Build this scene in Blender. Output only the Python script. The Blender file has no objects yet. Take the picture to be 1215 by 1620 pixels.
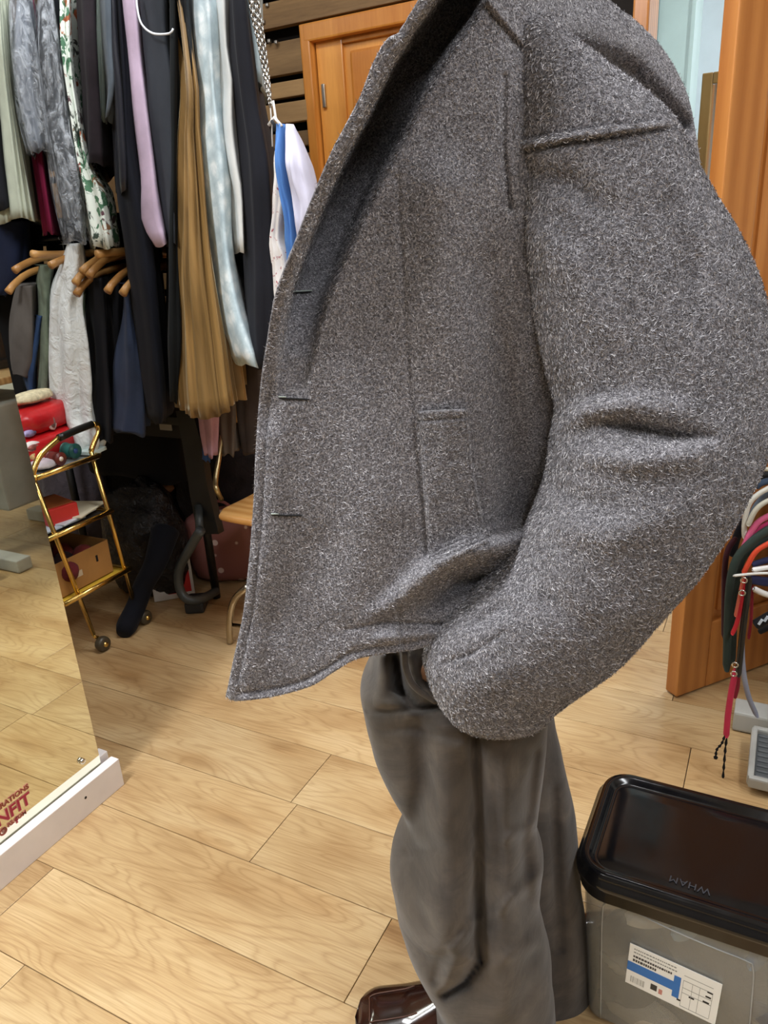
import bpy, math, random
import numpy as np
from mathutils import Vector, Matrix, noise

# ------------------------------------------------------------------ camera
YAW, PITCH, ROLL, FPX = 0.495321, 0.35741, -0.0625693, 1188.38
CAMH = 1.25
_f = Vector((-math.sin(YAW)*math.cos(PITCH), math.cos(YAW)*math.cos(PITCH), -math.sin(PITCH)))
_r = Vector((math.cos(YAW), math.sin(YAW), 0))
_u = _r.cross(_f)
RV = _r*math.cos(ROLL)+_u*math.sin(ROLL)
UV = -_r*math.sin(ROLL)+_u*math.cos(ROLL)
CAM = Vector((0, 0, CAMH))
sc = bpy.context.scene
COL = sc.collection
cd = bpy.data.cameras.new('camera')
cd.sensor_fit = 'VERTICAL'; cd.sensor_height = 36; cd.lens = FPX/1620*36; cd.clip_start = 0.02
cam = bpy.data.objects.new('camera', cd); COL.objects.link(cam)
mm = Matrix((RV, UV, -_f)).transposed().to_4x4(); mm.translation = CAM
cam.matrix_world = mm
sc.camera = cam

# ------------------------------------------------------------------ world, lights, exposure
sc.view_settings.view_transform = 'Standard'; sc.view_settings.look = 'None'
sc.view_settings.gamma = 1; sc.view_settings.use_curve_mapping = False
sc.view_settings.exposure = 0.35
wd = bpy.data.worlds.new('world'); sc.world = wd; wd.use_nodes = True
wd.node_tree.nodes['Background'].inputs[0].default_value = (0.85, 0.92, 1, 1)
wd.node_tree.nodes['Background'].inputs[1].default_value = 0.14
LIGHTS = [  # ceiling light panels: x, y, sx, sy, watts
    (-1.12, -0.35, 0.3, 0.9, 50), (0.85, 0.75, 0.3, 1.2, 20), (-0.9, 1.45, 1.2, 0.3, 16),
    (1.05, -0.8, 0.3, 0.9, 11), (0.55, 3.4, 0.6, 0.6, 24), (-2.5, 0.9, 0.3, 0.6, 6)]
CEIL = 2.62

# ------------------------------------------------------------------ pixel helpers
def ray(px, py): return _f+RV*((px-607.5)/FPX)-UV*((py-810)/FPX)
HEAD = Vector((-math.sin(YAW), math.cos(YAW), 0)); SIDE = _r.copy()
def PD(px, py, D): d = ray(px, py); return CAM+d*(D/d.dot(HEAD))
def PX(px, py, X): d = ray(px, py); return CAM+d*(X/d.x)
def PY(px, py, Y): d = ray(px, py); return CAM+d*(Y/d.y)
def PZ(px, py, z): d = ray(px, py); return CAM+d*((z-CAMH)/d.z)
_F = np.array(_f); _R = np.array(RV); _U = np.array(UV); _H = np.array(HEAD)
def PDn(px, py, D):
    px = np.asarray(px, float); py = np.asarray(py, float); D = np.asarray(D, float)
    d = _F+((px-607.5)/FPX)[..., None]*_R-((py-810)/FPX)[..., None]*_U
    return d*(D/(d@_H))[..., None]+np.array([0, 0, CAMH])
def proj(P):
    q = np.asarray(P)-np.array([0, 0, CAMH]); w = q@_F
    return 607.5+FPX*(q@_R)/w, 810-FPX*(q@_U)/w, q@_H

# ------------------------------------------------------------------ materials
def lin(c):
    c = c/255; return c/12.92 if c <= .04045 else ((c+.055)/1.055)**2.4
def S(h):
    h = h.lstrip('#'); return tuple(lin(int(h[i:i+2], 16)) for i in (0, 2, 4))+(1,)
class NT:
    def __init__(s, name):
        s.m = bpy.data.materials.new(name); s.m.use_nodes = True
        s.t = s.m.node_tree; s.b = s.t.nodes['Principled BSDF']; s.out = s.t.nodes['Material Output']
    def n(s, typ, **k):
        x = s.t.nodes.new('ShaderNode'+typ)
        for a, v in k.items():
            if hasattr(x, a): setattr(x, a, v)
            else: s.set(x, a.replace('_', ' '), v)
        return x
    def set(s, x, a, v):
        i = next((j for j in x.inputs if j.name.lower() == a.lower()), None)
        if i is not None: i.default_value = v
    def l(s, a, b): s.t.links.new(a, b)
    def coords(s, scale=(1, 1, 1), rnd=False, rot=(0, 0, 0)):
        tc = s.n('TexCoord'); mp = s.n('Mapping'); mp.inputs['Scale'].default_value = scale; mp.inputs['Rotation'].default_value = rot
        s.l(tc.outputs['Object'], mp.inputs[0])
        if rnd:
            oi = s.n('ObjectInfo'); ml = s.n('Math', operation='MULTIPLY'); ml.inputs[1].default_value = 57.0
            s.l(oi.outputs['Random'], ml.inputs[0]); cb = s.n('CombineXYZ')
            for i in range(3): s.l(ml.outputs[0], cb.inputs[i])
            s.l(cb.outputs[0], mp.inputs['Location'])
        return mp.outputs[0]
    def noise(s, vec, scale, detail=3, rough=.5, dist=0):
        x = s.n('TexNoise'); x.inputs['Scale'].default_value = scale; x.inputs['Detail'].default_value = detail
        x.inputs['Roughness'].default_value = rough; x.inputs['Distortion'].default_value = dist
        s.l(vec, x.inputs['Vector']); return x.outputs['Fac']
    def ramp(s, fac, stops):
        x = s.n('ValToRGB'); e = x.color_ramp.elements
        while len(e) < len(stops): e.new(.5)
        for i, (p, c) in enumerate(stops): e[i].position = p; e[i].color = c
        s.l(fac, x.inputs[0]); return x.outputs[0]
    def mix(s, fac, a, b, mode='MIX'):
        x = s.n('Mix', data_type='RGBA', blend_type=mode)
        for sock, v in ((x.inputs[0], fac), (x.inputs[6], a), (x.inputs[7], b)):
            if hasattr(v, 'node'): s.l(v, sock)
            else: sock.default_value = v
        return x.outputs[2]
    def bump(s, h, strength=.3, dist=.001, prev=None):
        x = s.n('Bump'); x.inputs['Strength'].default_value = strength; x.inputs['Distance'].default_value = dist
        s.l(h, x.inputs['Height'])
        if prev: s.l(prev, x.inputs['Normal'])
        s.l(x.outputs[0], s.b.inputs['Normal']); return x.outputs[0]
    def base(s, c):
        if hasattr(c, 'node'): s.l(c, s.b.inputs['Base Color'])
        else: s.b.inputs['Base Color'].default_value = c
    def p(s, **k):
        for a, v in k.items(): s.b.inputs[a.replace('_', ' ')].default_value = v
        return s
MC = {}
def mul(c, f): return tuple(min(1, x*f) for x in c[:3])+(1,)
def plain(h, rough=.5, metal=0, var=.12, vs=12, coat=0, bump=0):
    k = ('p', h, rough, metal, var, vs, coat, bump)
    if k not in MC:
        t = NT('paint_'+h); c = S(h); v = t.coords(rnd=True)
        f = t.noise(v, vs, 4); t.base(t.ramp(f, [(.3, mul(c, 1-var)), (.7, mul(c, 1+var))]))
        t.p(Roughness=rough, Metallic=metal, Coat_Weight=coat)
        if bump: t.bump(t.noise(v, 60, 3), bump, .002)
        MC[k] = t.m
    return MC[k]
def cloth(h, rough=.85, var=.2, sheen=.04, weave=900, wb=.25, crumple=0, two=True):
    k = ('c', h, rough, var, sheen, weave, wb, crumple)
    if k not in MC:
        t = NT('cloth_'+h); c = S(h); v = t.coords(rnd=True)
        f = t.noise(v, 9, 5, .6); t.base(t.ramp(f, [(.3, mul(c, 1-var)), (.7, mul(c, 1+var))]))
        t.p(Roughness=rough, Sheen_Weight=sheen, Specular_IOR_Level=(.5 if rough < .6 else .22))
        b = t.bump(t.noise(v, weave, 2), wb, .0006)
        if crumple: t.bump(t.noise(v, 22, 4, .6, .6), crumple, .012, b)
        MC[k] = t.m
    return MC[k]
def metal(h, rough=.25, var=.1):
    return plain(h, rough, 1.0, var, 20)
def m_wood(name, dark, light, scale=(1, 14, 14), rough=.45, rings=3.0, coat=0, hv=.12):
    t = NT(name); v = t.coords(scale, rnd=True)
    d = t.noise(v, 1.1, 4, .5, .4)
    w = t.n('TexWave'); w.wave_type = 'BANDS'; w.bands_direction = 'Y'; w.inputs['Scale'].default_value = rings*.35
    w.inputs['Distortion'].default_value = 5; w.inputs['Detail'].default_value = 2; w.inputs['Detail Scale'].default_value = .6
    t.l(v, w.inputs['Vector'])
    fine = t.noise(v, 9, 5, .7)
    a = t.mix(.45, d, w.outputs['Fac']); a = t.mix(.35, a, fine)
    c = t.ramp(a, [(.25, S(dark)), (.72, S(light))])
    oi = t.n('ObjectInfo'); hs = t.n('HueSaturation'); mr = t.n('MapRange')
    mr.inputs[3].default_value = 1-hv; mr.inputs[4].default_value = 1+hv
    t.l(oi.outputs['Random'], mr.inputs[0]); t.l(mr.outputs[0], hs.inputs['Value']); t.l(c, hs.inputs['Color'])
    t.base(hs.outputs[0]); t.p(Roughness=rough, Coat_Weight=coat, Coat_Roughness=.2); t.bump(fine, .15, .001)
    return t.m
PINE = m_wood('pine_varnished', '#b06a22', '#e3a04c', (9, 9, .8), .38, 3, .25, .05)
PINE_D = m_wood('pine_varnished_deep', '#a8662c', '#c78443', (9, 9, .8), .38, 3, .25, .05)
SLATW = m_wood('rough_dark_timber', '#6a5032', '#a68457', (1.2, 12, 12), .75, 2, 0, .3)
HANGW = m_wood('hanger_wood', '#9a6a35', '#cf9c5c', (12, 2, 12), .4, 2, .2, .1)
PLY = m_wood('birch_ply', '#bd8442', '#dfae6d', (2, 10, 10), .35, 2, .3, .03)

def m_floor():
    t = NT('oak_laminate'); v = t.coords((1.0, 5.5, 1), rnd=True)
    big = t.noise(v, 1.7, 2, .45, .35)
    # cathedral grain: contour lines of a smooth field
    ml = t.n('Math', operation='MULTIPLY'); ml.inputs[1].default_value = 22; t.l(big, ml.inputs[0])
    fr = t.n('Math', operation='PINGPONG'); fr.inputs[1].default_value = .5; t.l(ml.outputs[0], fr.inputs[0])
    v2 = t.coords((3, 120, 1), rnd=True); fine = t.noise(v2, 3, 4, .6, .2)
    v3 = t.coords((1.3, 3.2, 1), rnd=True); blot = t.noise(v3, 2.2, 3)
    v4 = t.coords((3.2, 10, 1), rnd=True); vo = t.n('TexVoronoi'); vo.inputs['Scale'].default_value = .62; t.l(v4, vo.inputs['Vector'])
    c = t.ramp(blot, [(.28, S('#ad8b60')), (.5, S('#c4a67a')), (.75, S('#d2b88e'))])
    g = t.ramp(fr.outputs[0], [(.0, (.62, .52, .42, 1)), (.16, (.9, .87, .84, 1)), (.3, (1, 1, 1, 1)), (.8, (1, 1, 1, 1))])
    c = t.mix(.42, c, g, 'MULTIPLY')
    c = t.mix(.55, c, t.ramp(fine, [(.35, (.70, .62, .52, 1)), (.6, (1, 1, 1, 1))]), 'MULTIPLY')
    kn = t.ramp(vo.outputs['Distance'], [(.02, (.42, .28, .16, 1)), (.12, (.8, .7, .6, 1)), (.26, (1, 1, 1, 1))])
    c = t.mix(.6, c, kn, 'MULTIPLY')
    oi = t.n('ObjectInfo'); hs = t.n('HueSaturation'); mr = t.n('MapRange'); mr.inputs[3].default_value = .9; mr.inputs[4].default_value = 1.07
    t.l(oi.outputs['Random'], mr.inputs[0]); t.l(mr.outputs[0], hs.inputs['Value']); t.l(c, hs.inputs['Color'])
    t.base(hs.outputs[0]); t.p(Roughness=.30, Specular_IOR_Level=.5); t.bump(fine, .12, .0006); return t.m
FLOORM = m_floor()

def m_wool(name, strands=False):
    t = NT(name)
    if strands:
        g = t.n('NewGeometry')
        c = t.ramp(g.outputs['Random Per Island'], [(0, S('#474549')), (.34, S('#757377')), (.66, S('#a4a1a7')), (.86, S('#cac8cd')), (1, S('#f3f1f4'))])
        t.base(c); t.p(Roughness=.6, Sheen_Weight=.2); return t.m
    v = t.coords((1, 1, 1)); a = t.noise(v, 520, 3, .7); b = t.noise(v, 30, 4, .6)
    c = t.ramp(a, [(.34, S('#434247')), (.5, S('#7a787d')), (.68, S('#c0bec4'))])
    c = t.mix(.35, c, t.ramp(b, [(.3, (.62, .6, .6, 1)), (.7, (1, 1, 1, 1))]), 'MULTIPLY')
    t.base(c); t.p(Roughness=.95, Sheen_Weight=.25, Sheen_Roughness=.5, Specular_IOR_Level=.15); t.bump(a, .7, .0015); return t.m
WOOL = m_wool('felted_wool'); WOOLF = m_wool('wool_fibres', True)
def m_trousers():
    t = NT('brushed_twill'); v = t.coords(); a = t.noise(v, 12, 5, .6, .8); v2 = t.coords((6, 6, 1)); b = t.noise(v2, 30, 4, .6); f = t.noise(v, 1100, 2)
    c = t.ramp(a, [(.28, S('#302b28')), (.5, S('#453e39')), (.75, S('#60574e'))])
    c = t.mix(.5, c, t.ramp(b, [(.3, (.72, .7, .68, 1)), (.7, (1.0, 1, 1, 1))]), 'MULTIPLY')
    t.base(c); t.p(Roughness=.9, Sheen_Weight=.2); n = t.bump(f, .3, .0006); t.bump(a, .35, .006, n); return t.m
TROU = m_trousers()
def m_skin():
    t = NT('skin'); v = t.coords(); t.base(t.ramp(t.noise(v, 25, 4), [(.3, S('#c18a68')), (.7, S('#d9a988'))])); t.p(Roughness=.5, Subsurface_Weight=.08); return t.m
SKIN = m_skin()
def m_floral():
    t = NT('floral_print'); v = t.coords((1, 1, 1), rnd=True); vo = t.n('TexVoronoi'); vo.inputs['Scale'].default_value = 24; t.l(v, vo.inputs['Vector'])
    n = t.noise(v, 32, 3, .6, 1.2)
    cc = t.ramp(vo.outputs['Color'], [(0, S('#315a41')), (.35, S('#4d7a5c')), (.55, S('#a8552f')), (.62, S('#5a3842')), (.8, S('#3a4a40'))])
    t.base(t.mix(t.ramp(n, [(.50, (0, 0, 0, 1)), (.55, (1, 1, 1, 1))]), S('#dfe6dd'), cc)); t.p(Roughness=.7); return t.m
def m_lace():
    t = NT('pale_blue_lace'); v = t.coords((1, 1, 1), rnd=True); vo = t.n('TexVoronoi'); vo.inputs['Scale'].default_value = 26; t.l(v, vo.inputs['Vector'])
    n = t.noise(v, 38, 4, .7, 1); a = t.mix(.5, vo.outputs['Distance'], n)
    t.base(t.ramp(a, [(.3, S('#e6eef0')), (.5, S('#bccdd3')), (.7, S('#a5b8c0'))])); t.p(Roughness=.65, Sheen_Weight=.2); t.bump(a, .4, .003); return t.m
def m_velvet():
    t = NT('mustard_velvet'); v = t.coords((30, 30, 1.0), rnd=True); n = t.noise(v, 1.2, 3)
    t.base(t.ramp(n, [(.3, S('#5e4826')), (.7, S('#957443'))])); t.p(Roughness=.45, Sheen_Weight=.6, Sheen_Roughness=.3); t.b.inputs['Sheen Tint'].default_value = S('#f2e6c4'); return t.m
def m_film(name, col='#dfe6ee', amt=.28, scale=30):
    t = NT(name); v = t.coords((1, 1, .6), rnd=True); n = t.noise(v, scale, 5, .65, 1.5)
    t.base(S(col)); t.p(Roughness=.16, Specular_IOR_Level=.8); t.bump(n, .9, .02)
    tr = t.n('BsdfTransparent'); mx = t.n('MixShader'); f = t.ramp(n, [(.42, (amt*.35,)*3+(1,)), (.62, (min(1, amt*1.8),)*3+(1,))])
    t.l(f, mx.inputs[0]); t.l(tr.outputs[0], mx.inputs[1]); t.l(t.b.outputs[0], mx.inputs[2]); t.l(mx.outputs[0], t.out.inputs[0]); return t.m
def m_dots(a, b, scale=22):
    t = NT('dotted_print'); v = t.coords(); vo = t.n('TexVoronoi'); vo.inputs['Scale'].default_value = scale; vo.inputs['Randomness'].default_value = .25; t.l(v, vo.inputs['Vector'])
    t.base(t.ramp(vo.outputs['Distance'], [(.20, S(b)), (.24, S(a))])); t.p(Roughness=.45); return t.m
def emit(h, s):
    t = NT('light_diffuser'); t.base(S(h)); t.b.inputs['Emission Color'].default_value = S(h); t.b.inputs['Emission Strength'].default_value = s; return t.m
def m_mirror(h='#eef0df', r=.015):
    t = NT('mirror_glass'); t.base(S(h)); t.p(Metallic=1, Roughness=r); return t.m
MIR = m_mirror()

# ------------------------------------------------------------------ mesh helpers
def tag(o, label=None, cat=None, group=None, kind=None):
    if label: o['label'] = label
    if cat: o['category'] = cat
    if group: o['group'] = group
    if kind: o['kind'] = kind
    return o
def link(name, me, mat, parent=None, smooth=True):
    if mat and not me.materials: me.materials.append(mat)
    if smooth:
        me.polygons.foreach_set('use_smooth', [True]*len(me.polygons))
    o = bpy.data.objects.new(name, me); COL.objects.link(o)
    if parent is not None:
        o.parent = parent
        o.matrix_parent_inverse = wmat(parent).inverted()
    return o
def wmat(o):
    return (wmat(o.parent) @ o.matrix_parent_inverse @ o.matrix_basis) if o.parent else o.matrix_basis.copy()
def mesh(name, V, Fc, mat, parent=None, smooth=True):
    me = bpy.data.meshes.new(name); me.from_pydata([tuple(v) for v in V], [], Fc); me.update()
    return link(name, me, mat, parent, smooth)
def empty(name, loc, parent=None):
    o = bpy.data.objects.new(name, None); o.empty_display_size = .05; COL.objects.link(o)
    o.location = loc
    if parent is not None: o.parent = parent; o.matrix_parent_inverse = wmat(parent).inverted()
    return o
class B:
    """collects shapes for ONE mesh"""
    def __init__(s): s.V = []; s.F = []
    def add(s, V, Fc):
        n = len(s.V); s.V += [Vector(v) for v in V]; s.F += [tuple(i+n for i in f) for f in Fc]; return s
    def box(s, c, d, rot=None, bev=0.0):
        hx, hy, hz = [x/2 for x in d]; c = Vector(c)
        b = min(bev, hx*.9, hy*.9, hz*.9)
        if b <= 0:
            P = [(-hx, -hy, -hz), (hx, -hy, -hz), (hx, hy, -hz), (-hx, hy, -hz), (-hx, -hy, hz), (hx, -hy, hz), (hx, hy, hz), (-hx, hy, hz)]
            Fc = [(0, 3, 2, 1), (4, 5, 6, 7), (0, 1, 5, 4), (1, 2, 6, 5), (2, 3, 7, 6), (3, 0, 4, 7)]
        else:
            import bmesh
            bm = bmesh.new(); bmesh.ops.create_cube(bm, size=1)
            for v in bm.verts: v.co = Vector((v.co.x*2*hx, v.co.y*2*hy, v.co.z*2*hz))
            bmesh.ops.bevel(bm, geom=bm.edges[:], offset=b, segments=2, affect='EDGES', profile=.6)
            bm.verts.index_update(); P = [v.co.copy() for v in bm.verts]; Fc = [tuple(v.index for v in f.verts) for f in bm.faces]; bm.free()
        R = rot if rot is not None else Matrix.Identity(3)
        return s.add([c+R @ Vector(p) for p in P], Fc)
    def tube(s, pts, r, n=8, cap=True, flat=None):
        pts = [Vector(p) for p in pts]; m = len(pts)
        rs = r if isinstance(r, (list, tuple)) else [r]*m
        V = []; up = None
        for i, p in enumerate(pts):
            t = (pts[min(i+1, m-1)]-pts[max(i-1, 0)]).normalized()
            if up is None:
                a = Vector((0, 0, 1)) if abs(t.z) < .9 else Vector((1, 0, 0)); up = (a-t*a.dot(t)).normalized()
            else: up = (up-t*up.dot(t)).normalized()
            sd = t.cross(up)
            for k in range(n):
                A = 2*math.pi*k/n; V.append(p+(up*math.cos(A)+sd*math.sin(A))*rs[i])
        Fc = [(i*n+k, i*n+(k+1) % n, (i+1)*n+(k+1) % n, (i+1)*n+k) for i in range(m-1) for k in range(n)]
        if cap: Fc += [tuple(range(n))[::-1], tuple((m-1)*n+k for k in range(n))]
        return s.add(V, Fc)
    def build(s, name, mat, parent=None, smooth=False): return mesh(name, s.V, s.F, mat, parent, smooth)
def cr(P, n, closed=False):
    """Catmull-Rom resample of a list of tuples to n points (uniform in chord length)"""
    P = np.array([tuple(p) for p in P], float)
    if len(P) == 2:
        t = np.linspace(0, 1, n)[:, None]; return P[0]*(1-t)+P[1]*t
    E = np.vstack([2*P[0]-P[1], P, 2*P[-1]-P[-2]])
    L = np.r_[0, np.cumsum(np.linalg.norm(np.diff(P, axis=0), axis=1))]; L /= L[-1]
    out = []
    for s_ in np.linspace(0, 1, n):
        i = min(max(np.searchsorted(L, s_, 'right')-1, 0), len(P)-2); t = (s_-L[i])/max(L[i+1]-L[i], 1e-9)
        p0, p1, p2, p3 = E[i:i+4]
        out.append(.5*((2*p1)+(p2-p0)*t+(2*p0-5*p1+4*p2-p3)*t*t+(3*p1-p0-3*p2+p3)*t**3))
    return np.array(out)
def grid_faces(nr, nc, wrap=False):
    c2 = nc if wrap else nc-1
    return [(i*nc+j, i*nc+(j+1) % nc, (i+1)*nc+(j+1) % nc, (i+1)*nc+j) for i in range(nr-1) for j in range(c2)]
def subd(o, lv=1):
    m = o.modifiers.new('s', 'SUBSURF'); m.levels = m.render_levels = lv; return o
def solid(o, t, off=0):
    m = o.modifiers.new('t', 'SOLIDIFY'); m.thickness = t; m.offset = off; return o
def polyD(px, py, pts):
    """distance to a pixel polyline and interpolated extra values"""
    px = np.asarray(px, float); py = np.asarray(py, float)
    best = np.full(px.shape, 1e9); ex = np.zeros(px.shape+(len(pts[0])-2,)); side = np.zeros(px.shape)
    for a, b in zip(pts[:-1], pts[1:]):
        ax, ay = a[:2]; bx, by = b[:2]; dx, dy = bx-ax, by-ay; L2 = dx*dx+dy*dy
        t = np.clip(((px-ax)*dx+(py-ay)*dy)/L2, 0, 1)
        d = np.hypot(px-ax-t*dx, py-ay-t*dy); m = d < best
        best = np.where(m, d, best); side = np.where(m, np.sign((px-ax)*dy-(py-ay)*dx), side)
        for k in range(ex.shape[-1]): ex[..., k] = np.where(m, a[2+k]*(1-t)+b[2+k]*t, ex[..., k])
    return best, ex, side
def feat(px, py, pts, pw=2):
    """pts: (x, y, width_px, amplitude_m); soft at the ends by amplitude"""
    d, e, _ = polyD(px, py, pts); return e[..., 1]*np.exp(-(d/e[..., 0])**pw)
rnd = random.Random(7)
def nz(p, s): return noise.noise(Vector(p)*s)

# ------------------------------------------------------------------ room shell
fl = empty('floor', (0, 0, 0)); tag(fl, kind='structure')
B().box((-.5, 1.2, -.03), (6.4, 6.4, .04)).build('underlay', plain('#3a2c1c', .9), fl)
PW = .1875; PL = 1.285
def plank_mesh():
    b = B(); b.box((0, 0, 0), (PL-.0016, PW-.0016, .012), bev=.0012); me = bpy.data.meshes.new('plank')
    me.from_pydata([tuple(v) for v in b.V], [], b.F); me.materials.append(FLOORM); return me
pm = plank_mesh()
jx = {3: None}
def gx(px, py): return PZ(px, py, 0).x
JOINT = {0: gx(41, 1412), 1: gx(580, 1523), 2: gx(429, 1322), 3: gx(545, 1169), 5: gx(1098, 1160)}
for k in range(-11, 20):
    y = .57+PW*(k+.5); j = JOINT.get(k, -3.1+((k*0.47) % 1)*PL)
    x0 = j-PL*math.ceil((j+3.6)/PL)
    while x0 < 2.5:
        o = bpy.data.objects.new('plank', pm); COL.objects.link(o); o.parent = fl; o.location = (x0+PL/2, y, -.006)
        if rnd.random() < .5: o.rotation_euler.z = math.pi
        x0 += PL
WY = 2.58
DARKW = plain('#1c1714', .95)
wb = empty('wall_back', (0, 0, 0)); tag(wb, kind='structure')
B().box((-2.65, WY+.09, 1.3), (2.2, .1, 2.65)).build('backing', DARKW, wb)
B().box((-1.15, WY+.09, 2.33), (.84, .1, .6)).build('lintel', DARKW, wb)
WALLP = plain('#cfd4d0', .8, var=.03)
B().box(((-.74+-.49)/2, WY+.09, 1.3), (.26, .1, 2.65)).build('pier', DARKW, wb)
B().box((-.08, WY+.09, 2.33), (.86, .1, .6)).build('lintel', WALLP, wb)
B().box((1.42, WY+.09, 1.3), (2.15, .1, 2.65)).build('panel', WALLP, wb)
def zz(py, px=478, Y=WY-.03): return PY(px, py, Y).z
edges = [(58, 112), (123, 149), (158, 191), (206, 230), (242, 310), (322, 352), (362, 412), (424, 452)]
zs = [(zz(b), zz(a)) for a, b in edges]; z = zs[-1][0]-.03
while z > .1: zs.append((z-.08, z)); z -= .11
xe = PY(481, 100, WY-.03).x
for i, (a, b) in enumerate(zs):
    e = xe+(.012 if i in (1, 2, 3, 4, 5) else -.004)
    x0 = -3.7+rnd.random()*.2
    for (p, q) in ((x0, -2.45+rnd.random()*.3), (None, e)):
        if p is None: p = last+.006
        o = B().box(((p+q)/2, WY-.01+rnd.uniform(-.006, .006), (a+b)/2), (q-p, .036, b-a), bev=.003).build('slat', SLATW, wb); last = q
for i, (a, b) in enumerate([(zz(39.5), zz(39.5)+.085), (zz(39.5)+.10, zz(39.5)+.2), (zz(39.5)+.215, zz(39.5)+.3), (zz(39.5)+.32, zz(39.5)+.42)]):
    for (p, q) in ((-3.6, -2.3), (-2.29, -.75)):
        if i == 0: a2 = a+.0
        o = B().box(((p+q)/2, WY-.018, (a+b)/2+.004), (q-p, .036, b-a-.008), bev=.003).build('slat', SLATW, wb)
NAIL = metal('#a8a49c', .4)
for (px, py) in ((423, 8), (417, 35), (426, 65), (437, 67)):
    p = PY(px, py, WY-.04); B().box(p, (.012, .012, .012), bev=.003).build('screw', NAIL, wb)
# other walls and ceiling
tag(B().box((-3.75, 1, 1.3), (.08, 6.4, 2.7)).build('wall_left', plain('#8f8578', .85)), kind='structure')
tag(B().box((2.55, 1, 1.3), (.08, 6.4, 2.7)).build('wall_right', plain('#b9b3a8', .85)), kind='structure')
tag(B().box((-.6, -2.1, 1.3), (6.3, .08, 2.7)).build('wall_front', plain('#7d766c', .85)), kind='structure')
tag(B().box((-.6, 1.1, CEIL+.05), (6.4, 6.5, .06)).build('ceiling', plain('#d8d8d4', .9, var=.03)), kind='structure')
# next room behind the doorway
MINT = plain('#c9dcda', .6, var=.04); COOL = plain('#ccd6dd', .5, var=.04)
tag(B().box((-.3, 4.25, 1.3), (2.4, .06, 2.65)).build('wall_next_room', COOL), kind='structure')
o = B(); o.box((-.78, 3.55, 1.3), (.05, 1.4, 2.62)); tag(o.build('wall_partition', MINT), kind='structure')
xc = PY(1093, 60, 4.0).x
o = B(); o.box(((xc-.75)/2, 4.0, 1.3), (xc+.75, .06, 2.6)); o.box((xc, 4.1, 1.3), (.03, .26, 2.6)); tag(o.build('wall_recess', MINT), kind='structure')
p = PY(1041, 30, 3.95)
tag(B().box((p.x, 3.955, 1.5), (.006, .012, 2.2), bev=.002).build('trim_1', metal('#8fa3a6', .4)), kind='structure')
# ceiling light panels
for i, (x, y, sx, sy, w) in enumerate(LIGHTS):
    lo = empty('ceiling_light', (x, y, CEIL))
    tag(lo, ['flush ceiling light panel above the standing mirror', 'flush ceiling light panel above the storage box', 'flush ceiling light panel over the doors',
             'flush ceiling light panel behind the viewpoint', 'square ceiling light in the next room', 'small ceiling light above the gold trolley'][i], 'light', 'ceiling light panels')
    B().box((x, y, CEIL), (sx+.04, sy+.04, .03), bev=.004).build('housing', plain('#e8e8e6', .5), lo)
    B().box((x, y, CEIL-.018), (sx, sy, .008)).build('diffuser', emit('#f4f8ff', 4.0), lo)
    ld = bpy.data.lights.new('panel_lamp', 'AREA'); ld.shape = 'RECTANGLE'; ld.size = sx; ld.size_y = sy; ld.energy = w; ld.color = (.96, .98, 1)
    l = bpy.data.objects.new('panel_lamp', ld); COL.objects.link(l); l.location = (x, y, CEIL-.03)

# ------------------------------------------------------------------ panel doors
def door(name, origin, dirv, w, h, wood, th=.04, hinge_side=0, flip=1):
    """leaf from origin along dirv; -nrm is the side towards the room"""
    d = Vector(dirv).normalized(); nrm = Vector((-d.y, d.x, 0))*flip
    root = empty(name, origin); tag(root, kind='structure')
    Rm = Matrix((d, nrm, Vector((0, 0, 1)))).transposed()
    def bx(nm, x0, x1, z0, z1, t0, t1, bev=.004, mat=wood):
        c = Vector(origin)+d*((x0+x1)/2)+nrm*((t0+t1)/2)+Vector((0, 0, (z0+z1)/2))
        return B().box(c, (x1-x0, t1-t0, z1-z0), Rm, bev).build(nm, mat, root)
    s = .105; m = .09
    bx('stile', 0, s, .006, h, 0, th); bx('stile', w-s, w, .006, h, 0, th)
    zr = [(.006, .21), (.78, .98), (1.48, 1.58), (h-.11, h)]
    for a, b in zr: bx('rail', s, w-s, a, b, 0, th, .003)
    for (a, b) in ((.21, .78), (.98, 1.48), (1.58, h-.11)):
        bx('muntin', w/2-m/2, w/2+m/2, a, b, 0, th, .003)
        for (x0, x1) in ((s, w/2-m/2), (w/2+m/2, w-s)):
            bx('panel', x0, x1, a, b, th*.35, th*.65, 0)
            bx('panel', x0+.022, x1-.022, a+.022, b-.022, th*.16, th*.84, .010)
    return root, bx
dx0 = PY(509, 200, WY).x
d1, bx1 = door('door_1', (dx0, WY, 0), (1, 0, 0), .74, 1.965, PINE)
fx = PY(484, 150, WY-.02).x; zt = PY(483, 38, WY-.02).z
for a, b in ((fx, dx0-.004), (dx0+.744, dx0+.744+(dx0-fx))):
    B().box(((a+b)/2, WY-.004, zt/2), (b-a, .055, zt), bev=.006).build('door_frame', PINE, d1)
B().box(((fx+dx0+.744+.07)/2, WY-.004, zt-.028), (dx0+.744+(dx0-fx)-fx, .056, .056), bev=.006).build('door_frame', PINE, d1)
for py in (152, 700):
    p = PY(513, py, WY-.005); B().box((p.x, WY-.006, p.z), (.014, .012, .075), bev=.003).build('hinge', metal('#b9b2a4', .3), d1)
B().tube([(dx0+.69, WY-.04, 1), (dx0+.69, WY-.04, 1.0), (dx0+.60, WY-.045, 1.0)], .009).build('door_handle', metal('#c8a95a', .25), d1, True)
p0 = PZ(1070, 1106, 0)
d2, bx2 = door('door_2', (p0.x, p0.y, 0), (.62, .78, 0), .82, 2.0, PINE_D, .042)
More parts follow.
